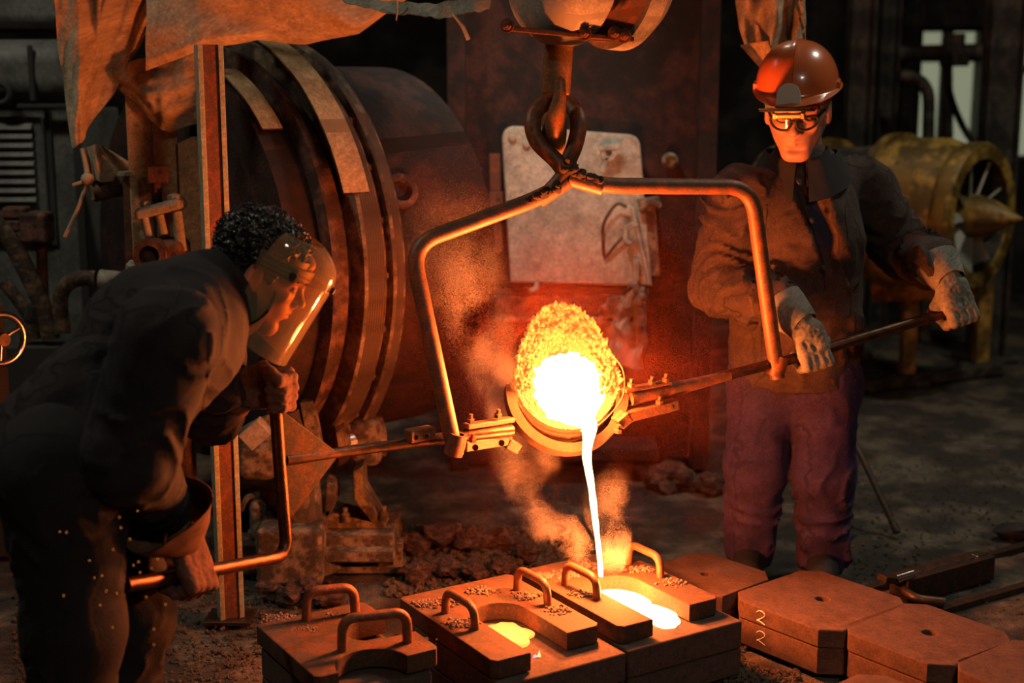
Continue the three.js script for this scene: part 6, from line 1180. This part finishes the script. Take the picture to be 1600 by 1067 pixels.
  for (let i = 0; i <= 48; i++) for (let j = 0; j <= 14; j++) { const f = mix(-1.72, 1.72, i / 48), t = j / 14, th = t * 1.05; cg.push(V(Math.sin(f) * (hw + 0.003) * Math.cos(th * 0.62), 0.04 + 0.085 * Math.sin(th), 0.008 + Math.cos(f) * (depth - 0.002) * Math.cos(th * 0.95) + 0.01 * t)); }
  part('crown_guard', H(sheet(cg, 48, 14, 0.0012)), M.visor, fs, 'clear dome over the forehead');
  const hold = []; for (let i = 0; i <= 48; i++) { const f = mix(-1.72, 1.72, i / 48); for (let j = 0; j <= 2; j++) hold.push(V(Math.sin(f) * (hw + 0.006), 0.03 + j * 0.008, 0.008 + Math.cos(f) * (depth + 0.002))); }
  part('visor_rim', H(sheet(hold, 48, 2, 0.0016)), M.visor, fs, 'clear visor rim');
  part('side_plate', [1, -1].map((s) => H(slab(outline([[-0.045, -0.018], [0.05, -0.026], [0.055, 0.018], [-0.04, 0.014]]), 0.003, 0.001).applyMatrix4(new THREE.Matrix4().makeRotationY(s * Math.PI / 2 * -1).setPosition(s * 0.098, 0.04, 0.03)))), M.visorBand, fs, 'brown side plate');
  part('brow_pad', H(sheet((() => { const g = []; for (let i = 0; i <= 24; i++) for (let j = 0; j <= 2; j++) { const f = mix(-1.1, 1.1, i / 24); g.push(V(Math.sin(f) * 0.09, 0.026 + j * 0.014, 0.004 + Math.cos(f) * 0.1)); } return g; })(), 24, 2, 0.004)), M.visorBand, fs, 'brown brow pad');
  for (const f of [-1.2, -0.25, 1.2]) part('knob', H(turned([[0, 0.008], [0.007, 0.008], [0.009, 0.004], [0.009, 0], [0, 0]], V(Math.sin(f) * (hw + 0.006), 0.038, 0.008 + Math.cos(f) * (depth + 0.002)), V(Math.sin(f), 0, Math.cos(f)), 14)), M.black, fs);
}

// ---------------------------------------------------------------- smoke: drifting soot and fume particles, far too many to count
{
  const list = [];
  const puff = (n, path, r0, r1, d0) => { const cv = new THREE.CatmullRomCurve3(path); for (let i = 0; i < n; i++) { const t = rnd(), c = cv.getPointAt(t), r = mix(r0, r1, t), a = rnd(6.283), u = rnd(-1, 1), q = Math.cbrt(rnd()) * r, s = Math.sqrt(1 - u * u), p = V(c.x + Math.cos(a) * s * q, c.y + u * q, c.z + Math.sin(a) * s * q * 0.7); const w = fbm(p.x * 9, p.y * 6, p.z * 9 + d0, 4); if (rnd() > smooth(-0.16, 0.3, w + 0.1 * (1 - q / r))) continue; list.push(p); } };
  // fume from the stream and the cup, from the ladle's near side
  puff(400000, [at(915, 890, 3.42), at(890, 850, 3.46), at(850, 800, 3.52), at(830, 740, 3.56), at(800, 660, 3.6)], 0.05, 0.11, 1);
  puff(160000, [at(955, 880, 3.42), at(960, 840, 3.46), at(945, 800, 3.5), at(950, 760, 3.55)], 0.04, 0.07, 4);
  puff(420000, [at(790, 660, 3.52), at(770, 600, 3.56), at(750, 520, 3.6), at(725, 430, 3.65), at(700, 350, 3.72)], 0.06, 0.15, 7);  // wisp added to stand in for a soft orange glow by the bail
  const fume = [];
  // thin fume round the ladle, its red glow put into the particle colour
  for (let i = 0; i < 1100000; i++) { const r = 0.14 + 0.6 * Math.pow(rnd(), 1.4), a = rnd(6.283), u = rnd(-1, 1), s = Math.sqrt(1 - u * u), p = V(0.15 + Math.cos(a) * s * r * 1.15, 0.72 + u * r * 0.9, -3.72 + Math.sin(a) * s * r * 0.45); if (p.y < 0.2 || p.z > -3.45 || rnd() > smooth(-0.35, 0.4, fbm(p.x * 4, p.y * 3, p.z * 4, 3))) continue; fume.push(p); }
  const g = new THREE.TetrahedronGeometry(0.00028, 0), im = new THREE.InstancedMesh(g, new THREE.MeshStandardMaterial({ color: lin(0.55, 0.5, 0.44), roughness: 1 }), list.length), m = new THREE.Matrix4();
  list.forEach((p, i) => im.setMatrixAt(i, m.makeTranslation(p.x, p.y, p.z)));
  const f2 = new THREE.InstancedMesh(g, new THREE.MeshStandardMaterial({ color: lin(0.75, 0.2, 0.11), roughness: 1 }), fume.length); fume.forEach((p, i) => f2.setMatrixAt(i, m.makeTranslation(p.x, p.y, p.z)));
  f2.name = 'red_glow_fume'; f2.userData = { kind: 'stuff', label: 'thin fume behind and around the ladle, tinted red for the glow', category: 'smoke' }; f2.castShadow = f2.receiveShadow = true; scene.add(f2);
  im.name = 'smoke_particles'; im.userData = { kind: 'stuff', label: 'fume rising from the stream, and an added wisp for the glow past the bail', category: 'smoke' }; im.castShadow = im.receiveShadow = true; scene.add(im);
}
// sparks in the air by the left-hand worker's legs
{
  const list = []; for (let i = 0; i < 24; i++) list.push(at(rnd(85, 262), rnd(790, 1010), rnd(2.35, 2.5)));
  const im = new THREE.InstancedMesh(new THREE.IcosahedronGeometry(0.0008, 0), M.ember, list.length), m = new THREE.Matrix4();
  list.forEach((p, i) => im.setMatrixAt(i, m.makeTranslation(p.x, p.y, p.z)));
  im.name = 'sparks'; im.userData = { kind: 'stuff', label: 'tiny orange sparks flying past the legs of the bent worker', category: 'sparks' }; scene.add(im);
}
renderer.render(scene, camera);
